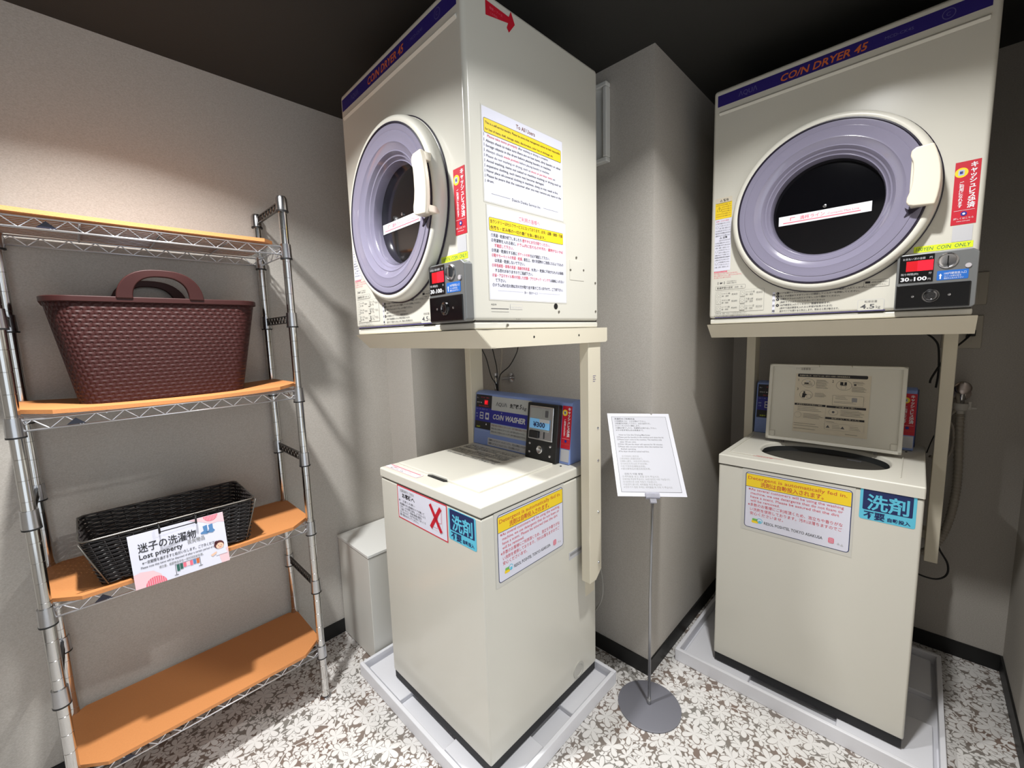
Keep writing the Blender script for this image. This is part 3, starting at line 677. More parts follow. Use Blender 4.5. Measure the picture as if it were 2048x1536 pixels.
        d.rect(.002, .098, .101, .1085, 'black'); d.rect(.101, .213, .1, .1075, 'black'); d.rect(.100, .211, .058, .065, 'black'); d.up()
        d.text('洗濯物を入れる前のご確認', .008, .1030, .0052, C, w=.08); d.text('ご注意とお願い', .128, .102, .0052, C, w=.06); d.text('故障かな？と思ったら', .118, .0600, .005, C, w=.08)
        g(.012, .094, 3, .074, .006); d.ring(.014, .065, .011, .0006, 'grey', C); g(.032, .070, 4, .060, .005); g(.003, .032, 2, .088, .008); g(.003, .012, 1, .088)
        d.ring(.122, .085, .0135, .0007, 'grey', C, ry=.011); d.disc(.122, .085, .004, 'dgrey'); g(.143, .094, 5, .066, .005); g(.103, .048, 1, .03)
        for x in (.109, .162): d.poly([(x - .006, .026), (x + .006, .026), (x, .036)], 'dgrey')
        g(.122, .036, 3, .03, .005); g(.172, .036, 4, .035, .005); g(.16, .008, 1, .045); d.rect(.099, .0993, .02, .101, 'dgrey'); d.frame(.100, .211, .020, .043, .0003, 'lgrey', 0, C)
        g(.122, .036, 3, .025, .005); g(.172, .036, 3, .030, .005)
        for x in (.109, .152): d.poly([(x - .006, .026), (x + .006, .026), (x, .036)], 'dgrey')
        d.text('! ─ 注意事項 ─', .0, .236, .009, 'dgrey', w=.055)
        d.done('lid_instructions', lid, 'front', (.088, .0035, .040), label='black and white instruction print inside the lid')
    else:
        # closed lid with a grip notch at its front edge
        bm = new()
        prism(bm, [(.022, .060), (.205, .060), (.222, .068), (.300, .068), (.312, .060), (.462, .060), (.462, .398), (.022, .398)], 'z', z1 - .002, z1 + .0075)
        obj('lid', bm, CREAMP, o, bevel=.003, seg=2)
        bm = new(); prism(bm, [(.215, .052), (.302, .052), (.314, .060), (.300, .0685), (.222, .0685), (.206, .060)], 'z', z1 + .0002, z1 + .001); obj('grip_recess', bm, BLACKP, o)
        d = Decal(); d.frame(0, .20, .004, .034, .0006, 'pink', .004, 'white'); d.rect(.004, .19, .027, .0305, 'red'); d.text('ふたの開閉は必ずここを持って行ってください。', .02, .017, .0075, 'red', w=.13); d.text('指はさみに注意', .03, .008, .006, 'dgrey', w=.08)
        d.done('edge_label', o, 'top', (.004, .012, z1))
        d = Decal(.0001)  # lid lettering, inked dark so it also stands in for the dryer's shadow
        for r in range(11):
            for c in range(3):
                if (r + c) % 5 != 4: d.text(['洗濯物の量に応じて洗剤を', '標準コース約30分の目安', '脱水後はすぐに取り出す'][(r + c) % 3], c * .092, .12 - r * .0115, .0095, 'dgrey', w=.086, bold=.02)
        for r in range(0, 11, 3): d.rect(0, .27, .131 - r * .0115, .1325 - r * .0115, 'grey')
        d.done('shaded_lid_print', o, 'top', (.045, .255, z1 + .0075), label='faded grey print at the back of the lid, dryer shadow put into its ink')
    bm = new(); lathe(bm, [(.0035, z1), (.003, z1 + .0025), (0, z1 + .003)], 12, 'z', (.490, .405, 0)); obj('screw', bm, DARKW, o, smooth=True)
    # control panel
    px0, px1 = .004, .507
    bm = new(); prism(bm, [(.428, z1), (.455, 1.062), (.470, 1.069), (.505, 1.069), (.505, z1)], 'x', px0, px1)
    pan = obj('control_panel', bm, BLUE, o, bevel=.004, seg=2)
    bm = new(); prism(bm, [(.504, z1 - .01), (.504, 1.062), (.530, 1.058), (.545, z1 - .01)], 'x', px0 + .003, px1 + .004); obj('panel_back', bm, BLUED, pan, bevel=.002)
    sl = math.atan2(.027, 1.062 - z1)
    F = Matrix(((1, 0, 0), (0, math.sin(sl), -math.cos(sl)), (0, math.cos(sl), math.sin(sl))))
    def P(v): return (0, .428 + v * math.sin(sl), z1 + v * math.cos(sl))
    d = Decal()
    d.rect(.010, .106, .068, .206, 'dblue'); d.rect(.106, .322, .150, .206, 'silver'); d.rect(.106, .322, .098, .150, 'dblue'); d.rect(.106, .322, .052, .096, 'silver'); d.rect(.094, .318, .006, .036, 'lgrey')
    d.up(); d.rect(.010, .106, .155, .208, 'black'); d.rect(.010, .106, .066, .098, 'black'); d.rect(.012, .1, .0595, .0605, 'lblue')
    d.up(); d.rect(.062, .084, .168, .188, LEDD); d.up(); d.text('87', .065, .172, .017, LED, w=.016, bold=.03)
    d.text('すすぎ・脱水', .040, .195, .006, 'red', w=.05); d.text('洗い', .014, .192, .006, 'lgrey'); d.text('運転中 ●', .016, .173, .006, 'lgrey', w=.03); d.text('残り時間(分)', .03, .160, .005, 'red', w=.06)
    d.text('コース スタート', .014, .146, .006, 'lblue', w=.07); d.rect(.038, .060, .108, .136, 'lgrey', .002); d.rect(.072, .094, .108, .136, 'lgrey', .002); d.up()
    d.rect(.041, .057, .124, .132, 'dblue'); d.rect(.041, .057, .112, .119, 'dblue'); d.disc(.083, .122, .007, 'dblue'); d.text('標準', .014, .126, .006, 'lblue'); d.text('少量', .014, .114, .006, 'lblue')
    d.poly([(.076, .085), (.084, .085), (.080, .093)], 'white'); d.text('洗濯中', .022, .072, .007, 'lime', w=.022)
    d.text('ΛQUΛ', .132, .170, .020, 'dgrey', w=.062, bold=.01); d.text('洗濯機', .210, .170, .0175, 'black', w=.048, bold=.025); d.text('5', .262, .170, .024, 'black', w=.012, bold=.01, shear=.2); d.text('kg', .277, .168, .018, 'black', w=.022, shear=.2)
    d.text('CO/N', .118, .115, .028, 'lgrey', w=.064, bold=.03, shear=.25); d.disc(.167, .143, .002, 'lgrey'); d.text('WASHER', .190, .115, .028, 'lgrey', w=.106, bold=.04, shear=.25)
    for k, wd in enumerate((.20, .185, .19)): d.text('硬貨投入後ふたを閉めるとスタートします。途中で硬貨の返却はできません', .112, .086 - k * .013, .0085, 'brown' if k == 0 else 'dgrey', w=wd)
    for k, wd in enumerate((.205, .175)): d.text('洗濯物を入れてからコインを入れてください。洗剤は自動投入されます', .10, .024 - k * .013, .0095, 'dgrey', w=wd, bold=.01)
    d.done('panel_print', pan, F, P(0), lift=.0006)
    # coin unit
    def slab_on(name, u0, u1, v0, v1, h0, h1, m, par, bevel=0):
        bm = new(); bx(bm, u0, u1, v0, v1, h0, h1)
        for q in bm.verts: q.co = F @ q.co + Vector(P(0))
        return obj(name, bm, m, par, bevel=bevel)
    cu = slab_on('coin_unit', .322, .466, -.001, .203, -.002, .022, BLACKP, pan, .004)
    cu['label'] = 'black coin unit with chrome front'
    slab_on('coin_plate', .336, .448, .072, .194, .020, .027, CHROME, cu, .004)
    slab_on('coin_window', .345, .432, .104, .186, .0265, .0285, mat('window grey', (150, 152, 150), .4), cu, .001)
    d = Decal(); d.rect(0, .092, 0, .036, LCD); d.up(); d.rect(.046, .092, .024, .036, 'lgrey'); d.text('¥300', .017, .007, .024, 'navy', w=.055, bold=.03); d.rect(.060, .0605, .042, .07, 'dgrey'); d.rect(.07, .084, .044, .068, 'dgrey', .003)
    d.done('price_display', cu, F, tuple(Vector(P(.112)) + F @ Vector((.343, 0, .0287))), label='light blue price display')
    slab_on('coin_chute', .345, .388, .078, .104, .027, .034, BLACKP, cu, .003)
    slab_on('coin_slot', .410, .4125, .080, .104, .0265, .0295, BLACKP, cu)
    for nm_, pr_, u, v in [('lock', [(.014, .0215), (.014, .026), (.011, .028), (.007, .0265), (0, .0265)], .392, .038)] + [('rivet', [(.005, .0215), (.0045, .025), (0, .0265)], *q) for q in ((.345, .055), (.345, .024), (.440, .056), (.440, .022))]:
        lk = new(); lathe(lk, pr_, 24, 'z', (u, v, 0))
        for q in lk.verts: q.co = F @ q.co + Vector(P(0))
        obj(nm_, lk, CHROME, cu, smooth=True)
    d = Decal(); d.rect(0, .040, 0, .148, 'crim'); d.up()
    d.vtext('キャッシュレス決済', .029, .133, .0125, 'white', pitch=.0113, bold=.03); d.vtext('ご利用になれます', .0125, .095, .008, 'white', pitch=.0074, bold=.02)
    d.disc(.011, .124, .011, 'yel'); d.up(); d.rect(.006, .016, .118, .130, 'lgrey', .002); d.up(); d.rect(.0085, .0135, .121, .127, 'dgrey'); d.rect(.004, .036, .034, .0346, 'white'); d.disc(.020, .026, .005, 'dblue')
    d.text('詳しくはこちら', .02, .014, .005, 'orange', align='c'); d.done('cashless_sticker', pan, F, tuple(Vector(P(.055)) + Vector((.4675, 0, 0))), label='tall crimson sticker on the panel')
    d = Decal(); d.rect(0, .036, 0, .042, 'lgrey'); d.done('code_sticker', pan, F, tuple(Vector(P(.010)) + Vector((.469, 0, 0))), label='pale square sticker on the panel')
    return o
def detergent_notice(o, face, at, fw, fh):
    d = Decal()
    d.rect(-.011, fw + .006, -.012 if fw > .2 else 0, fh + .010, 'clear'); d.up()
    d.frame(0, fw, 0, fh, .0022, 'navy', .010, 'paper')
    d.rect(.0026, fw - .0026, fh * .745, fh * .965, 'yel'); d.rect(.001, fw - .001, fh * .738, fh * .745, 'navy'); d.rect(.004, fw - .004, fh * .965, fh * .972, 'dgrey'); d.up()
    d.text('Detergent is automatically fed in.', .008, fh * .875, fh * .08, 'orange', w=fw * .93, bold=.01)
    d.text('洗剤は自動投入されます。', fw * .16, fh * .775, fh * .090, 'orange', w=fw * .60, bold=.02)
    E = ['※As several customers will be using the washing', 'machine, we use detergents that do not foam or', 'have a scent. Please be assured that the dirt', 'will be removed.', '※多数のお客様にご利用頂くため、泡立ちや香りがな', 'い洗剤を使用しております。汚れは落ちますのでご', '安心くださいませ。']
    ws = [.90, .87, .84, .30, .90, .87, .34]; ys = [.68, .612, .545, .478, .40, .32, .245]
    for t, q, y in zip(E, ws, ys): d.text(t, fw * (.035 if t[0] == '※' else .06), fh * y, fh * .062, 'red', w=fw * q)
    d.text('RESOL POSHTEL TOKYO ASAKUSA', fw * .21, fh * .115, fh * .068, 'dgrey', w=fw * .56, bold=.01)
    # little watering-can style mark on the left, red mark on the right
    u = fw * .08; v = fh * .10
    d.rect(u, u + fw * .07, v, v + fh * .045, 'yel', .003); d.rect(u + .002, u + fw * .07, v + fh * .04, v + fh * .08, 'pgreen', .003); d.ring(u + fw * .085, v + fh * .055, fh * .045, .002, 'cyan', 'paper'); d.rect(u + fw * .072, u + fw * .1, v + fh * .02, v + fh * .06, 'cyan', .002)
    u = fw * .82
    d.rect(u, u + fw * .05, fh * .09, fh * .18, 'pink', .004); d.up()
    for k in range(5): d.rect(u + .002, u + fw * .05 - .002, fh * (.10 + k * .016), fh * (.104 + k * .016), 'paper')
    d.poly([(u + fw * .075, fh * .1), (u + fw * .1, fh * .1), (u + fw * .0875, fh * .13)], 'lgrey'); d.poly([(u + fw * .105, fh * .09), (u + fw * .13, fh * .09), (u + fw * .1175, fh * .12)], 'lgrey')
    d.done('detergent_notice', o, face, at, label='laminated notice, yellow band over red text')
def blue_sticker(o, at):
    d = Decal(); d.rect(0, .123, 0, .095, 'cyan', .006); d.up(); d.rect(.007, .116, .030, .0925, 'navy', .003); d.up()
    d.text('洗剤', .0165, .037, .050, 'cyan', w=.092, bold=.022); d.text('不要', .010, .006, .0245, 'navy', w=.048, bold=.03); d.text('自動投入', .064, .007, .0125, 'navy', w=.049, bold=.03)
    d.done('blue_sticker', o, 'front', at, label='cyan and navy sticker with large kanji')

def make_tray(name, x0, x1, y0, y1, label):
    o = thing(name, (x0, y0, 0), 0, label, 'washer tray', 'drain trays under the washers')
    W_, D_ = x1 - x0, y1 - y0
    bm = new()
    for a in ((0, W_, 0, .014), (0, W_, D_ - .014, D_), (0, .014, .014, D_ - .014), (W_ - .014, W_, .014, D_ - .014)): bx(bm, a[0], a[1], a[2], a[3], 0, .05)
    obj('rim', bm, TRAY, o, bevel=.003)
    bm = new(); bx(bm, .012, W_ - .012, .012, D_ - .012, .0005, .012); obj('base', bm, TRAY, o)
    for a in ((.026, .25, .026, .24), (W_ - .25, W_ - .026, .026, .24), (.026, .25, D_ - .24, D_ - .026), (W_ - .25, W_ - .026, D_ - .24, D_ - .026)):
        bm = new(); bx(bm, a[0], a[1], a[2], a[3], .011, .030); obj('foot_pad', bm, TRAY, o, bevel=.004)
    bm = new(); lathe(bm, [(.045, .012), (.045, .016), (.035, .016), (.035, .012)], 32, 'z', (W_ / 2, D_ / 2, 0)); obj('drain_port', bm, TRAY, o, smooth=True)
    return o

# ---- left stack
dl = thing('coin_dryer', (.7123, -.292, 1.3155), -.0275, 'cream coin dryer seen at its side, two notices on its flank, on the left-hand stand', 'dryer', 'coin dryers on stands')
make_dryer(dl); dryer_side(dl)
sl_ = thing('dryer_stand', (.7123, -.292, 1.3155), -.0275, 'cream steel stand straddling the washer with the closed lid', 'stand', 'dryer stands')
make_stand(sl_)
d = Decal(); 
for k in range(4): d.rect(0, .016 - (k % 2) * .004, -k * .006, -k * .006 + .0015, 'dviolet')
d.done('leg_print', sl_, 'side', (.632, .485, -.155))
wl = thing('washing_machine', (.7592, -.265, 0), -.0052, 'cream coin washer with closed lid under the left-hand dryer', 'washing machine', 'coin washers')
make_washer(wl, False)
detergent_notice(wl, 'side', (WW, .055, .605), .296, .200)
blue_sticker(wl, (.391, 0, .714))
d = Decal(); d.rect(0, .276, 0, .116, 'red', .002); d.up(); d.rect(.004, .272, .004, .112, 'paper', .002); d.up()
d.text('洗濯乾燥機をご利用の', .018, .096, .011, 'grey', w=.085, bold=.01); d.text('お客様へ', .030, .078, .017, 'black', w=.075, bold=.04)
d.poly([(.008, .062), (.016, .062), (.012, .070)], 'dgrey'); d.text('！注意とお願い', .02, .062, .009, 'dgrey', w=.085)
for k, t in enumerate(['洗濯槽の中に乾燥機のドアが開いて', 'います。ふたを開ける時は、ぶつけないよう', 'ご注意ください。機械の破損の原因と', 'なりますので、必ず手を添えてゆっくり', '開け閉めを行ってください。']): d.text(t, .012, .050 - k * .0095, .0088, 'dgrey', w=[.145, .150, .13, .15, .11][k], bold=.01)
d.frame(.196, .252, .02, .10, .0012, 'rose', .002, 'paper'); d.frame(.204, .226, .028, .07, .0012, 'pink', .001, 'paper'); d.frame(.23, .248, .05, .092, .0012, 'pink', .001, 'paper')
for k in range(3): d.rect(.206, .246, .03 + k * .018, .0308 + k * .018, 'rose')
d.up(); d.line((.192, .098), (.246, .022), .013, 'crim'); d.line((.246, .098), (.192, .024), .013, 'crim')
d.done('door_warning_sticker', wl, 'front', (.109, 0, .6965), label='white sticker with red frame and a large red cross')
bm = new(); bx(bm, WW - .003, WW + .0006, .381, .464, .534, .565); hp = obj('side_grip', bm, CREAMP, wl, bevel=.0005)
d = Decal(); d.rect(.0, .083, .002, .029, 'lgrey', .002); d.up(); d.rect(.005, .078, .014, .024, 'grey', .002); d.done('grip_recess', hp, 'side', (WW + .0006, .381, .534), lift=.0003)
bm = new(); lathe(bm, [(.030, WW - .001), (.030, WW + .0025), (.022, WW + .003), (.021, WW + .001), (0, WW + .001)], 36, 'x', (0, .428, .103)); obj('hose_port', bm, mat('grey port', (190, 188, 180), .5), wl, smooth=True)
bm = new(); bx(bm, WW - .001, WW + .002, .475, .530, .36, .812); obj('rear_trim', bm, CREAM2, wl, bevel=.001)
make_tray('drain_tray', .614, 1.370, -.331, .300, 'white tray under the closed-lid washer, beside the shelf rack')

# ---- right stack
dr = thing('coin_dryer', (1.5652, .594, 1.3155), -.0035, 'cream coin dryer facing the room with round door fully in view, at right', 'dryer', 'coin dryers on stands')
make_dryer(dr)
sr = thing('dryer_stand', (1.5652, .594, 1.3155), -.0035, 'cream steel stand straddling the washer with the raised lid', 'stand', 'dryer stands')
make_stand(sr)
wr = thing('washing_machine', (1.6066, .6161, 0), .0018, 'cream coin washer with raised lid and open drum at right', 'washing machine', 'coin washers')
make_washer(wr, True)
detergent_notice(wr, 'front', (.090, 0, .602), .293, .200)
blue_sticker(wr, (.400, 0, .7225))
make_tray('drain_tray', 1.483, 2.2365, .553, 1.178, 'white tray under the raised-lid washer, shaded at its back')

# ================================================================== WIRE RACK
PX0, PX1, PY0, PY1 = .350, .617, -1.087, -.466
rack = thing('wire_shelf_rack', (PX0, PY0, 0), 0, 'chrome wire rack with four tiers against the left wall', 'shelf')
ox, oy = PX0, PY0
RW, RL = PX1 - PX0, PY1 - PY0
ZS = [.2, .668, 1.136, 1.603]; ZB = [.452, .915, 1.385]
for x in (0, RW):
    for y in (0, RL):
        bm = new(); prof = [(0, .012), (.0125, .012)]; z = .03
        while z < 1.735:
            prof += [(.0125, z), (.0117, z + .0006), (.0117, z + .0014), (.0125, z + .002)]; z += .0508
        prof += [(.0125, 1.738), (0, 1.738)]
        lathe(bm, prof, 18, 'z', (x, y, 0)); p = obj('post', bm, POST, rack, smooth=True)
        bm = new(); lathe(bm, [(0, 0), (.019, 0), (.019, .005), (.008, .008), (.008, .014), (0, .014)], 18, 'z', (x, y, 0)); obj('levelling_foot', bm, CHROME, p, smooth=True)
        for z in ZS + ZB:
            zz = z - .012
            bm = new(); lathe(bm, [(.0122, zz - .024), (.0172, zz - .024), (.0158, zz + .020), (.0122, zz + .020)], 20, 'z', (x, y, 0)); c = obj('collar', bm, COLLAR, p, smooth=True)
            bm = new(); lathe(bm, [(.0122, zz - .0275), (.0176, zz - .0275), (.0176, zz - .0235), (.0122, zz - .0235)], 20, 'z', (x, y, 0)); obj('collar_band', bm, BLACKP, c, smooth=True)
        bm = new(); lathe(bm, [(.0122, 1.715), (.0178, 1.715), (.0165, 1.752), (.013, 1.759), (0, 1.760)], 20, 'z', (x, y, 0)); c = obj('end_cap', bm, COLLAR, p, smooth=True)
        bm = new(); lathe(bm, [(.0122, 1.711), (.0182, 1.711), (.0182, 1.7155), (.0122, 1.7155)], 20, 'z', (x, y, 0)); obj('collar_band', bm, BLACKP, c, smooth=True)
def zig(bm, a, b, z0, z1, pitch, r, n=5):
    a, b = Vector(a), Vector(b); L = (b - a).length; k = max(2, round(L / pitch)); pts = []
    for i in range(k * 4 + 1):
        t = i / (k * 4); ph = math.sin(2 * math.pi * t * k); ph = math.copysign(abs(ph) ** .8, ph)
        p = a.lerp(b, t); pts.append((p.x, p.y, (z0 + z1) / 2 + ph * (z1 - z0) / 2))
    tube(bm, pts, r, n)
for z in ZS:
    bm = new(); zl = z - .025; g = .014
    for (a, b) in (((RW, g, 0), (RW, RL - g, 0)), ((0, g, 0), (0, RL - g, 0)), ((g, 0, 0), (RW - g, 0, 0)), ((g, RL, 0), (RW - g, RL, 0))):
        for zz in (z, zl): tube(bm, [(a[0], a[1], zz), (b[0], b[1], zz)], .0024, 8)
        zig(bm, (a[0], a[1], 0), (b[0], b[1], 0), zl, z, .054, .0018)
    s = obj('wire_shelf', bm, CHROMEW, rack)
    bm = new()
    k = 13
    for i in range(1, k): tube(bm, [(RW * i / k, .004, z + .002), (RW * i / k, RL - .004, z + .002)], .0013, 6)
    for i in (1, 2, 3): tube(bm, [(.004, RL * i / 4, z - .002), (RW - .004, RL * i / 4, z - .002)], .0024, 6)
    obj('deck_wires', bm, CHROMEW, s)
    bm = new(); y = .082
    prism(bm, [(y, z - .022), (y + .034, z - .022), (y + .017, z - .006)], 'x', RW + .0005, RW + .0022); obj('badge', bm, mat('dark badge', (30, 30, 50), .3), s)
for z in ZB + [1.748]:
    for y in (0, RL):
        bm = new(); zc = z - .012; g = .014
        for zz in (zc + .011, zc - .011): bx(bm, g, RW - g, y - .0035, y + .0035, zz - .0018, zz + .0018)
        zig(bm, (g, y, 0), (RW - g, y, 0), zc - .010, zc + .010, .030, .0022)
        bx(bm, RW - g - .012, RW - g, y - .003, y + .003, zc - .011, zc + .011); bx(bm, g, g + .012, y - .003, y + .003, zc - .011, zc + .011)
        obj('side_brace', bm, DARKW, rack)
# boards
def board(z, bow, label, th=.010, x0=.343, x1=.634, y0=-1.092, y1=-.458, cut=(.055, .068), bias=0):
    bm = new(); cx_, cy_ = cut
    out = [(x0, y0 + .03), (x0 + .02, y0), (x1 - cx_, y0), (x1, y0 + cy_), (x1, y1 - cy_), (x1 - cx_, y1), (x0 + .02, y1), (x0, y1 - .03)]
    # cut into strips along y so that it can bow
    ys = sorted(set([round(y0 + (y1 - y0) * i / 24, 5) for i in range(25)] + [y0 + .03, y0 + cy_, y1 - cy_, y1 - .03]))
    def span(y):
        t = min(max((y - y0) / cy_, 0), 1, ) if y < (y0 + y1) / 2 else min(max((y1 - y) / cy_, 0), 1)
        s_ = min(max((y - y0) / .03, 0), 1) if y < (y0 + y1) / 2 else min(max((y1 - y) / .03, 0), 1)
        return x0 + .02 * (1 - s_), x1 - cx_ * (1 - t)
    rows = []
    for y in ys:
        a, b = span(y); q = bow * ((y - (y0 + y1) / 2) / ((y1 - y0) / 2)) ** 2 * (1 + bias * (-1 if y > (y0 + y1) / 2 else 1))
        rows.append([bm.verts.new((a, y, z + q)), bm.verts.new((b, y, z + q)), bm.verts.new((b, y, z + q + th)), bm.verts.new((a, y, z + q + th))])
    for A, B in zip(rows, rows[1:]):
        for i in range(4): bm.faces.new((A[i], A[(i + 1) % 4], B[(i + 1) % 4], B[i]))
    bm.faces.new(rows[0]); bm.faces.new(rows[-1][::-1]); bmesh.ops.recalc_face_normals(bm, faces=bm.faces)
    o = obj('shelf_board', bm, WOOD); tag(o, label, 'board', 'orange boards laid on the rack')
    return o
board(ZS[3] + .0036, .002, 'orange fibreboard panel on the topmost tier of the wire rack', y1=-.500, y0=-1.09, cut=(.03, .03))
board(ZS[2] + .0036, .011, 'bowed orange fibreboard panel under the maroon tub')
board(ZS[1] + .0036, .001, 'orange fibreboard panel under the black wicker basket')
board(ZS[0] + .0036, .001, 'empty orange fibreboard panel on the lowest tier')

# ================================================================== MAROON TUB
def rrect(cx, cy, hx, hy, r, n=8):
    out = []
    for sx, sy, a in ((1, 1, 0), (-1, 1, 90), (-1, -1, 180), (1, -1, 270)):
        for k in range(n + 1):
            t = math.radians(a + 90 * k / n); out.append((cx + sx * (hx - r) + r * math.cos(t), cy + sy * (hy - r) + r * math.sin(t)))
    return out
tub = thing('laundry_tub', (.475, -.79, 1.152), 0, 'maroon woven-look plastic tub with two arched handles on the second tier', 'laundry basket')
def tub_ring(t, inset=0):      # t 0..1 bottom..top
    return rrect(0, .003 * t, .090 + .034 * t - inset, .188 + .045 * t - inset, .045 + .012 * t)
bm = new(); rings = []
H = .277
for t in [i / 14 for i in range(15)]: rings.append([bm.verts.new((x, y, H * t)) for x, y in tub_ring(t)])
for t in [i / 14 for i in range(14, 0, -1)]: rings.append([bm.verts.new((x, y, max(H * t, .004))) for x, y in tub_ring(t, .004)])
for A, B in zip(rings, rings[1:]):
    for i in range(len(A)): bm.faces.new((A[i], A[(i + 1) % len(A)], B[(i + 1) % len(A)], B[i]))
bm.faces.new(rings[0][::-1]); bm.faces.new(rings[-1]); bmesh.ops.recalc_face_normals(bm, faces=bm.faces)
obj('tub_body', bm, MAROON, tub, smooth=True)
bm = new(); ro = rrect(0, .003, .1275, .2365, .058); ri = rrect(0, .003, .118, .227, .054)
prof = [(ro, H - .014), (ro, H + .0005), (ri, H + .0015), (ri, H - .012)]
rr = [[bm.verts.new((x, y, z)) for x, y in p] for p, z in prof]
for k in range(4):
    A, B = rr[k], rr[(k + 1) % 4]
    for i in range(len(A)): bm.faces.new((A[i], A[(i + 1) % len(A)], B[(i + 1) % len(A)], B[i]))
bmesh.ops.recalc_face_normals(bm, faces=bm.faces); obj('rim', bm, MAROON2, tub, bevel=.002)
for sx in (1, -1):
    bm = new(); xx = sx * .124
    A = []
    for k in range(25):
        a = math.pi * k / 24; co, si = math.cos(a), math.sin(a)
        yo = .086 * math.copysign(abs(co) ** .75, co); zo = .078 * abs(si) ** .8; yi = .060 * math.copysign(abs(co) ** .8, co); zi = .059 * abs(si) ** .85
        lean = sx * .010 * si
        A.append([bm.verts.new((xx + lean - .006 * sx, yo * (1 + .1 * (1 - si)), H - .004 + zo)), bm.verts.new((xx + lean + .007 * sx, yo * (1 + .1 * (1 - si)), H - .004 + zo)),
                  bm.verts.new((xx + lean + .007 * sx, yi, H - .004 + zi)), bm.verts.new((xx + lean - .006 * sx, yi, H - .004 + zi))])
    for P_, Q_ in zip(A, A[1:]):
        for i in range(4): bm.faces.new((P_[i], P_[(i + 1) % 4], Q_[(i + 1) % 4], Q_[i]))
    bm.faces.new(A[0]); bm.faces.new(A[-1][::-1]); bmesh.ops.recalc_face_normals(bm, faces=bm.faces)
    obj('handle', bm, MAROON2, tub, bevel=.003)

# ================================================================== WICKER BASKET
bk = thing('wicker_basket', (.521, -.8175, .683), 0, 'black wicker basket holding the lost property card on the third tier', 'basket')
HB = .134
def loop(t, off=0): return rrect(.002 * t, -.006 * t, .098 + .018 * t + off, .168 + .023 * t + off, .010, 3)
def resample(p, n):
    p = [Vector((q[0], q[1], 0)) for q in p]; p.append(p[0]); L = [0]
    for a, b in zip(p, p[1:]): L.append(L[-1] + (b - a).length)
    out = []; j = 0
    for k in range(n):
        s = L[-1] * k / n
        while L[j + 1] < s: j += 1
        a, b = p[j], p[j + 1]; t = (s - L[j]) / max(L[j + 1] - L[j], 1e-9); d_ = (b - a).normalized(); out.append((a.lerp(b, t), Vector((d_.y, -d_.x, 0))))
    return out
bm = new(); NS = 44; rows = 23
for r_ in range(rows):
    t = (r_ + .5) / rows; pts = []
    for k, (p, nn) in enumerate(resample(loop(t), NS * 2)):
        ph = math.cos(math.pi * k / 1.0 * 1) if False else (1 if (k // 2 + r_) % 2 else -1)
        q = p + nn * .0022 * ph; pts.append((q.x, q.y, HB * t + .004 + random.uniform(-.0006, .0006)))
    tube(bm, pts, .0030, 5, closed=True)
obj('weave', bm, WICK, bk)
bm = new()
for k in range(NS):
    a = resample(loop(0), NS)[k][0]; b = resample(loop(1), NS)[k][0]; tube(bm, [(a.x, a.y, 0.002), (b.x, b.y, HB)], .0022, 5)
obj('stakes', bm, WICK, bk)
bm = new(); bm.faces.new([bm.verts.new((x, y, .003)) for x, y in loop(0)]); bm.faces.new([bm.verts.new((x, y, .007)) for x, y in loop(0)]); obj('basket_floor', bm, WICK, bk)
bm = new(); tube(bm, [(p.x, p.y, HB + .002) for p, n_ in resample(loop(1, .003), 60)], .0024, 6, closed=True)
for sx in (1, -1):
    for sy in (1, -1): tube(bm, [(sx * .1, sy * .157, .004), (sx * .122 + .002, sy * .195 - .006, HB)], .002, 6)
obj('wire_rim', bm, mat('dull wire', (120, 116, 110), .35, .9), bk)
# card + clip
card = thing('lost_property_card', (.6569, -.8235, .7324), 0, 'white Lost property card hanging on the front of the black wicker basket', 'sign')
card.rotation_euler = (1.5141, -.0287, 1.4656)
bm = new(); bx(bm, -.105, .105, -.074, .074, -.0012, 0); obj('card', bm, I['paper'], card)
d = Decal(.00015)
d.poly([(-.105, -.074), (-.045, -.074), (-.05, -.05), (-.065, -.035), (-.09, -.03), (-.105, -.034)], 'rose'); d.poly([(.022, .074), (.105, .074), (.105, .045), (.09, .05), (.075, .048), (.05, .062)], 'rose'); d.poly([(.105, -.03), (.105, -.074), (.085, -.074), (.082, -.05)], 'rose'); d.up()
for cx_, cy_, r in ((-.062, -.074, .022), (.075, .074, .017)):
    s_ = -1 if cy_ > 0 else 1
    d.poly([(cx_ + r * math.cos(math.pi * k / 16), cy_ + s_ * r * math.sin(math.pi * k / 16)) for k in range(17)], 'pink'); d.up()
    for k in range(-4, 5):
        hgt = math.sqrt(max(r * r - (k * r / 5) ** 2, 0)); d.rect(cx_ + k * r / 5 - .0005, cx_ + k * r / 5 + .0005, *(sorted((cy_, cy_ + s_ * hgt * .95))), 'rose')
d.text('迷子の洗濯物', -.088, .024, .027, 'black', w=.125, bold=.01); d.text('Lost property', -.088, .004, .019, 'black', w=.092, bold=.015); d.text('丢失物品', .015, .010, .014, 'grey', w=.040, bold=.02)
d.text('※一定期間を過ぎますと処分いたします。ご了承ください。', -.084, -.011, .0095, 'dgrey', w=.168, bold=.015); d.text('Please note that items will be disposed of after a certain period of time.', -.088, -.022, .008, 'dgrey', w=.17, bold=.01); d.text('请注意，逾期物品将在一定时间后被处理。', -.052, -.034, .008, 'grey', w=.098, bold=.015)
for sx in (0, .013): d.poly([(.054 + sx, .047), (.064 + sx, .049), (.064 + sx, .034), (.068 + sx, .028), (.062 + sx, .023), (.048 + sx, .026), (.047 + sx, .030), (.055 + sx, .034)], 'sock')
d.up(); d.rect(.0635, .066, .03, .034, 'lblue')
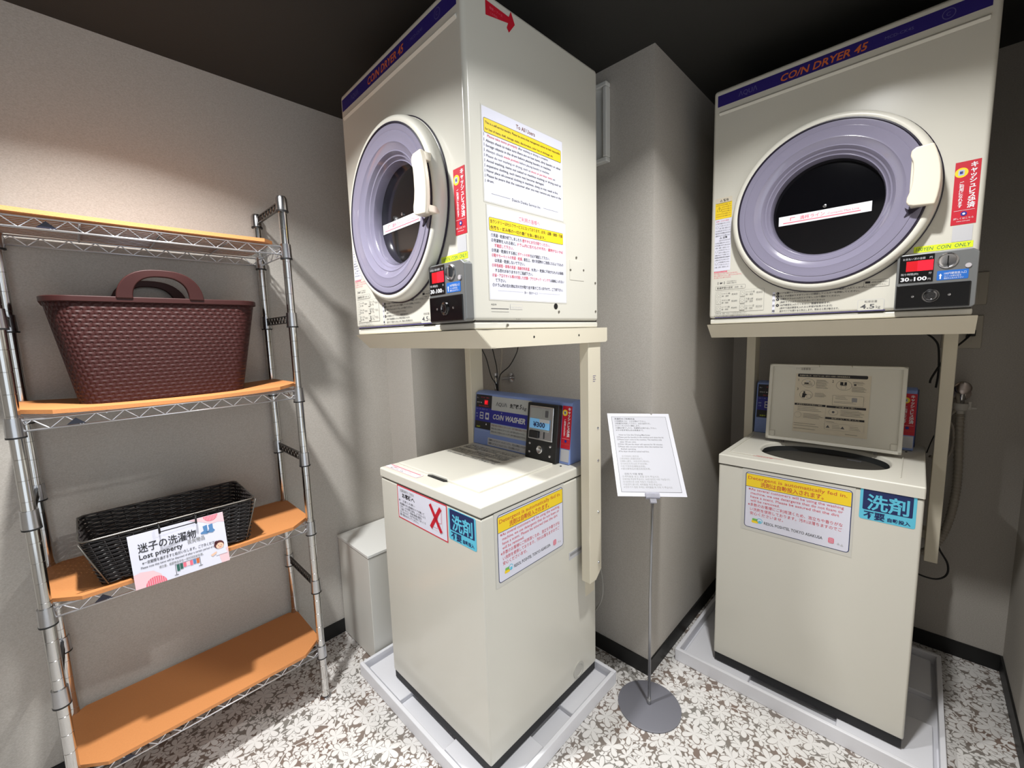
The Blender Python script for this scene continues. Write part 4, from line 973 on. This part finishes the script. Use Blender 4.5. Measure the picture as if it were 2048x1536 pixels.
d.rect(-.019, -.0178, -.067, -.037, 'dgrey'); d.rect(.036, .0372, -.062, -.037, 'dgrey'); d.line((-.019, -.038), (.037, -.038), .001, 'dgrey'); d.line((-.023, -.067), (-.014, -.067), .0016, 'dgrey'); d.line((.032, -.062), (.041, -.062), .0016, 'dgrey')
for k, (c, h_) in enumerate((('green', .019), ('green', .016), ('pink', .013), ('rose', .012), ('pink', .014), ('sock', .013), ('orange', .014))): d.rect(-.016 + k * .0074, -.0095 + k * .0074, -.039 - h_, -.039, c)
# small generic drawing of a smiling woman
d.disc(.085, -.018, .012, 'hair'); d.disc(.0795, -.011, .005, 'hair'); d.up(); d.disc(.0865, -.022, .0092, 'skin'); d.poly([(.074, -.048), (.102, -.048), (.098, -.032), (.079, -.032)], 'paper'); d.poly([(.062, -.042), (.076, -.036), (.078, -.041), (.066, -.047)], 'skin'); d.up(); d.disc(.0835, -.021, .001, 'black'); d.disc(.090, -.021, .001, 'black'); d.line((.084, -.026), (.09, -.026), .0012, 'red'); d.rect(.0735, .081, -.017, -.0145, 'hair')
d.done('card_print', card, 'top', (0, 0, 0), lift=.0003)
clip = thing('card_hook', (.6655, -.825, .811), 0, 'thin dark wire hook clamping the Lost property card to the basket rim', 'hook')
bm = new(); tube(bm, [(-.012, -.040, .012), (0, -.040, .006), (.0, -.040, -.010), (.0, .040, -.010), (0, .040, .006), (-.012, .040, .012)], .0014, 8)
tube(bm, [(0, -.040, .006), (0, -.040, -.014)], .0024, 8); tube(bm, [(0, .040, .006), (0, .040, -.014)], .0024, 8); obj('hook_wire', bm, BLACKP, clip)

# ================================================================== LIDDED BIN
bn = thing('storage_bin', (.332, -.262, 0), 0, 'grey-white lidded bin on the floor between the rack and the left washer', 'bin')
bm = new(); bx(bm, .0, .273, .0, .270, .004, .443); obj('bin_body', bm, BINM, bn, bevel=.002)
bm = new(); bx(bm, -.001, .275, -.002, .272, .4455, .457); obj('lid', bm, WHITE, bn, bevel=.0015)
bm = new(); bx(bm, .003, .27, .003, .267, .44, .447); obj('lid_gap', bm, GAP, bn)
bm = new(); bx(bm, .004, .269, .004, .266, 0, .005); obj('plinth', bm, BLACKP, bn)

# ================================================================== SIGN STAND
st = thing('sign_stand', (1.504, .290, 0), 0, 'floor sign stand with round grey base and thin pole between the two stacks', 'sign stand')
bm = new(); lathe(bm, [(0, 0), (.104, 0), (.105, .002), (.105, .004), (.100, .006), (.012, .0085), (0, .0085)], 72, 'z'); obj('base_plate', bm, GREYB, st, smooth=True)
bm = new(); tube(bm, [(0, 0, .006), (0, 0, .40), (.004, .003, .78)], .0048, 14); tube(bm, [(0, 0, .005), (0, 0, .03)], .0065, 14); obj('pole', bm, mat('satin steel pole', (170, 170, 172), .3, .9), st)
hold = thing('sign_holder', (0, 0, 0)); hold.parent = st
Rm = Euler((.8334, .0334, .7412)).to_matrix(); cpos = Vector((1.4714, .3069, .8988)) - Vector((1.504, .290, 0))
E4 = Rm.to_4x4(); E4.translation = cpos
bm = new()
for a in ((-.1075, .1075, -.151, .151),):
    n = 10
    # a thin sheet that bends slightly towards its lower edge
    rows_ = []
    for i in range(n + 1):
        y = a[2] + (a[3] - a[2]) * i / n; zb = .0004
        rows_.append([bm.verts.new((a[0], y, zb)), bm.verts.new((a[1], y, zb)), bm.verts.new((a[1], y, zb - .0025)), bm.verts.new((a[0], y, zb - .0025))])
    for A, B in zip(rows_, rows_[1:]):
        for i in range(4): bm.faces.new((A[i], A[(i + 1) % 4], B[(i + 1) % 4], B[i]))
    bm.faces.new(rows_[0]); bm.faces.new(rows_[-1][::-1])
bmesh.ops.recalc_face_normals(bm, faces=bm.faces); bm.transform(E4)
bpy.data.objects.remove(hold)
sp = obj('sign_panel', bm, mat('white sign sleeve', (214, 214, 222), .4), st); sp['label'] = 'white instruction sheet in four languages'
d = Decal(.00012)
d.frame(-.0945, .0945, -.138, .138, .0011, 'dgrey', .001, mat('sheet paper', (200, 200, 208), .5))
S = [('洗濯機のご利用方法', 'black', .070, 0), ('①洗濯物を入れ、ふたを閉めて下さい。', 'dgrey', .108, 0), ('②乾燥機を利用して下さい。30分100円です。', 'dgrey', .122, 0), ('③コインを入れると運転します。', 'dgrey', .085, 0), ('④運転が終了したら、洗濯物をお取り出し下さい。', 'dgrey', .14, 0), ('※その他不明な点は係員まで。', 'dgrey', .095, 0), None,
     ('How to Use the Drying Machines', 'dgrey', .105, .008), ('①Please put the laundry in the machine and close the lid.', 'dgrey', .158, 0), ('②Please insert coins in the machine. The machine only', 'dgrey', .150, 0), ('takes 100 yen coins.', 'dgrey', .055, .008), ('③With 100 yen the dryer will operate for 30 minutes.', 'dgrey', .150, 0), ('④Please take out your laundry when the machine has', 'dgrey', .148, 0), ('finished operating.', 'dgrey', .050, .008), ('※The dryer should be locked well first.', 'dgrey', .10, 0), None,
     ('烘干机的使用方法', 'grey', .055, .008), ('①将衣物放入机器后关好门。', 'grey', .075, 0), ('②请投入硬币。100日元可使用30分。', 'grey', .095, 0), ('③100日元可以烘干30分钟。', 'grey', .088, 0), ('④烘干完毕后请取出衣物。', 'grey', .08, 0), ('※请注意物品的遗忘和丢失等。', 'grey', .095, 0), None,
     ('건조기 이용 방법', 'dgrey', .058, .008), ('①세탁물을 넣고, 문을 닫아 주십시오.', 'grey', .118, 0), ('②동전을 투입해 주십시오. 100엔 동전만 사용 가능합니다.', 'grey', .150, 0), ('③100엔으로 30분 작동이 가능합니다.', 'grey', .108, 0), ('④운전이 끝나면, 세탁물을 꺼내 주십시오.', 'grey', .122, 0), ('※건조기가 멈춘 후에는 세탁물을 꼭 가져 가 주십시오.', 'grey', .154, 0)]
for k, t in enumerate(S):
    if t: d.text(t[0], -.085 + t[3], .125 - k * .0089, .0074 if k not in (0,) else .009, t[1], w=t[2], bold=.008)
for v in d.bm.verts:
    v.co.z += .0008
d.bm.transform(E4); obj('sheet_print', d.bm, d.m, sp)
bm = new(); bx(bm, -.022, .022, -.158, -.139, .0045, .007); bx(bm, -.022, .022, -.158, -.1545, -.006, .007); bx(bm, -.022, .022, -.158, -.139, -.006, -.0035)
bx(bm, -.010, .010, -.172, -.157, -.004, .004); bm.transform(E4); obj('clip', bm, CLEAR, st, bevel=.001)
bm = new(); p0 = E4 @ Vector((0, -.168, 0)); tube(bm, [(.004, .003, .775), tuple(p0)], .005, 10); obj('clip_joint', bm, CLEAR, st)

# ================================================================== WALL FITTINGS
pf = thing('wall_access_frame', (1.05, YA, 1.895), 0, 'white raised wall frame high up, half hidden behind the left dryer', 'wall fitting')
bm = new(); W_, H_ = .232, .262
for a in ((0, W_, 0, .016), (0, W_, H_ - .016, H_), (0, .016, .016, H_ - .016), (W_ - .016, W_, .016, H_ - .016)): bx(bm, a[0], a[1], -.028, 0, a[2], a[3])
obj('frame', bm, WHITE, pf, bevel=.004); bm = new(); bx(bm, .014, W_ - .014, -.012, 0, .014, H_ - .014); obj('panel', bm, WHITE, pf)
def plate(x, z, w_, h_, label):
    o = thing('wall_socket', (x, YB, z), 0, label, 'socket', 'switch plates behind the right machines')
    bm = new(); bx(bm, 0, w_, -.008, 0, 0, h_); p = obj('plate', bm, mat('beige plate', (196, 188, 172), .5), o, bevel=.003)
    bm = new(); bx(bm, w_ * .25, w_ * .75, -.0105, -.007, h_ * .18, h_ * .82); obj('insert', bm, mat('beige plate', (196, 188, 172), .5), o, bevel=.001)
    bm = new()
    for k in range(2): bx(bm, w_ * .36, w_ * .40, -.011, -.008, h_ * (.3 + .3 * k), h_ * (.4 + .3 * k)); bx(bm, w_ * .6, w_ * .64, -.011, -.008, h_ * (.3 + .3 * k), h_ * (.4 + .3 * k))
    obj('slots', bm, BLACKP, o)
plate(2.165, 1.202, .102, .118, 'beige double socket below the bottom right corner of the right dryer')
plate(2.185, 1.358, .085, .115, 'blank beige wall plate beside the coin box of the right dryer')
def cord(name, pts, r, label, m=CABLE, cat='cord', n=8, parent=None):
    bm = new(); tube(bm, spline(pts, 6), r, n); o = obj(name, bm, m, parent, smooth=True)
    if label: tag(o, label, cat)
    return o
pl = thing('power_plug', (2.238, YB - .011, 1.258), 0, 'black plug in the double socket by the right stand', 'plug')
bm = new(); bx(bm, -.011, .011, -.028, 0, -.012, .012); obj('plug_body', bm, CABLE, pl, bevel=.003)
cord('plug_cord', [(0, -.03, -.004), (-.02, -.045, -.03), (-.055, -.06, -.075), (-.09, -.085, -.155), (-.095, -.09, -.18)], .0032, None, parent=pl)
cord('black_cord', [(2.12, 1.22, 1.262), (2.145, 1.22, 1.238), (2.158, 1.22, 1.205), (2.163, 1.22, 1.12), (2.160, 1.225, 1.06)], .0032, 'black cord hanging under the right dryer, left of its stand leg')
cord('black_cord', [(2.20, 1.20, .90), (2.198, 1.205, .83), (2.178, 1.21, .70), (2.180, 1.215, .60), (2.193, 1.215, .50), (2.207, 1.215, .45), (2.232, 1.215, .40), (2.232, 1.215, .355), (2.205, 1.21, .330), (2.16, 1.20, .335), (2.12, 1.19, .36)], .0032, 'black cord looping low beside the raised-lid washer')
cord('earth_wire', [(2.150, 1.18, .82), (2.165, 1.20, .88), (2.185, 1.21, .93), (2.20, 1.22, .98)], .0018, 'thin dark wire from the right washer towards the tap')
tp = thing('water_tap', (2.229, YB, 1.0), 0, 'chrome washer tap with round handle on the recess wall', 'tap')
bm = new(); lathe(bm, [(.026, 0), (.026, -.006), (.010, -.010), (.010, -.045), (0, -.045)], 28, 'y', (0, 0, .035)); obj('wall_flange', bm, mat('tap chrome', (150, 140, 135), .2, 1), tp, smooth=True)
bm = new(); lathe(bm, [(0, -.052), (.006, -.050), (.020, -.052), (.0235, -.060), (.0225, -.070), (.016, -.074), (0, -.072)], 32, 'y', (0, 0, .062)); obj('handle', bm, mat('tap chrome', (150, 140, 135), .2, 1), tp, smooth=True)
bm = new(); tube(bm, [(0, -.045, .062), (0, -.045, -.002)], .0085, 14); tube(bm, [(0, -.03, .062), (0, -.06, .062)], .007, 14); obj('spout', bm, CHROME, tp)
bm = new(); lathe(bm, [(.0, .004), (.020, .004), (.0215, -.004), (.018, -.020), (.011, -.024), (.011, -.04)], 28, 'z', (0, -.045, 0)); bx(bm, .018, .026, -.05, -.04, -.018, .012); bx(bm, -.03, .04, -.048, -.042, -.016, -.008)
obj('hose_coupling', bm, mat('white nylon', (190, 186, 178), .5), tp, bevel=.001)
P_ = spline([(2.229, 1.255, .965), (2.232, 1.25, .87), (2.237, 1.245, .75), (2.236, 1.24, .66), (2.226, 1.235, .56), (2.205, 1.225, .48), (2.17, 1.21, .43), (2.12, 1.20, .42)], 30)
bm = new(); tube(bm, P_, [.0122 + .0012 * math.sin(i * 1.5) for i in range(len(P_))], 14); tag(obj('inlet_hose', bm, HOSE, smooth=True), 'grey ribbed water hose hanging from the tap behind the right stand', 'hose')
cord('drain_tube', [(2.215, 1.25, 1.055), (2.222, 1.25, .99), (2.20, 1.25, .95), (2.214, 1.25, .91), (2.219, 1.25, .85), (2.208, 1.25, .80), (2.19, 1.24, .785), (2.16, 1.22, .80)], .005, 'thin beige tube curling beside the tap', HOSE, 'tube')
# left side behind the washer
tl = thing('water_tap', (.762, YA, 1.105), 0, 'small chrome tap above the blue control panel of the left washer', 'tap')
bm = new(); lathe(bm, [(.022, 0), (.022, -.006), (.008, -.010), (.008, -.10), (0, -.10)], 20, 'y'); obj('wall_flange', bm, CHROME, tl, smooth=True)
bm = new(); tube(bm, [(0, -.098, .015), (0, -.098, -.05)], .010, 12); lathe(bm, [(0, .03), (.014, .028), (.014, .018), (0, .016)], 16, 'z', (0, -.098, 0)); obj('spout', bm, CHROME, tl)
for i, (pts, lb) in enumerate((([(.705, .28, 1.25), (.716, .30, 1.20), (.745, .30, 1.12), (.770, .30, 1.09), (.784, .30, 1.05)], 'leftmost of the thin dark wires above the left control panel'),
                               ([(.765, .29, 1.26), (.772, .30, 1.20), (.784, .30, 1.15), (.782, .30, 1.09), (.786, .30, 1.04)], 'middle of the thin dark wires above the left control panel'),
                               ([(.925, .29, 1.26), (.905, .30, 1.225), (.862, .30, 1.17), (.805, .30, 1.13), (.788, .30, 1.08), (.790, .30, 1.04)], 'rightmost of the thin dark wires, curving to the stand above the left panel'))):
    cord('earth_wire', pts, .0022, lb)
cord('drain_tube', [(.820, .30, 1.26), (.806, .31, 1.20), (.795, .31, 1.14), (.79, .31, 1.04)], .0045, 'pale tube dropping behind the left control panel', HOSE, 'tube')
cord('grey_cord', [(1.27, .32, .52), (1.296, .31, .43), (1.313, .30, .375), (1.312, .30, .33), (1.295, .31, .28), (1.26, .32, .22)], .003, 'grey cord bulging out behind the left washer', mat('grey cable', (150, 148, 142), .5))
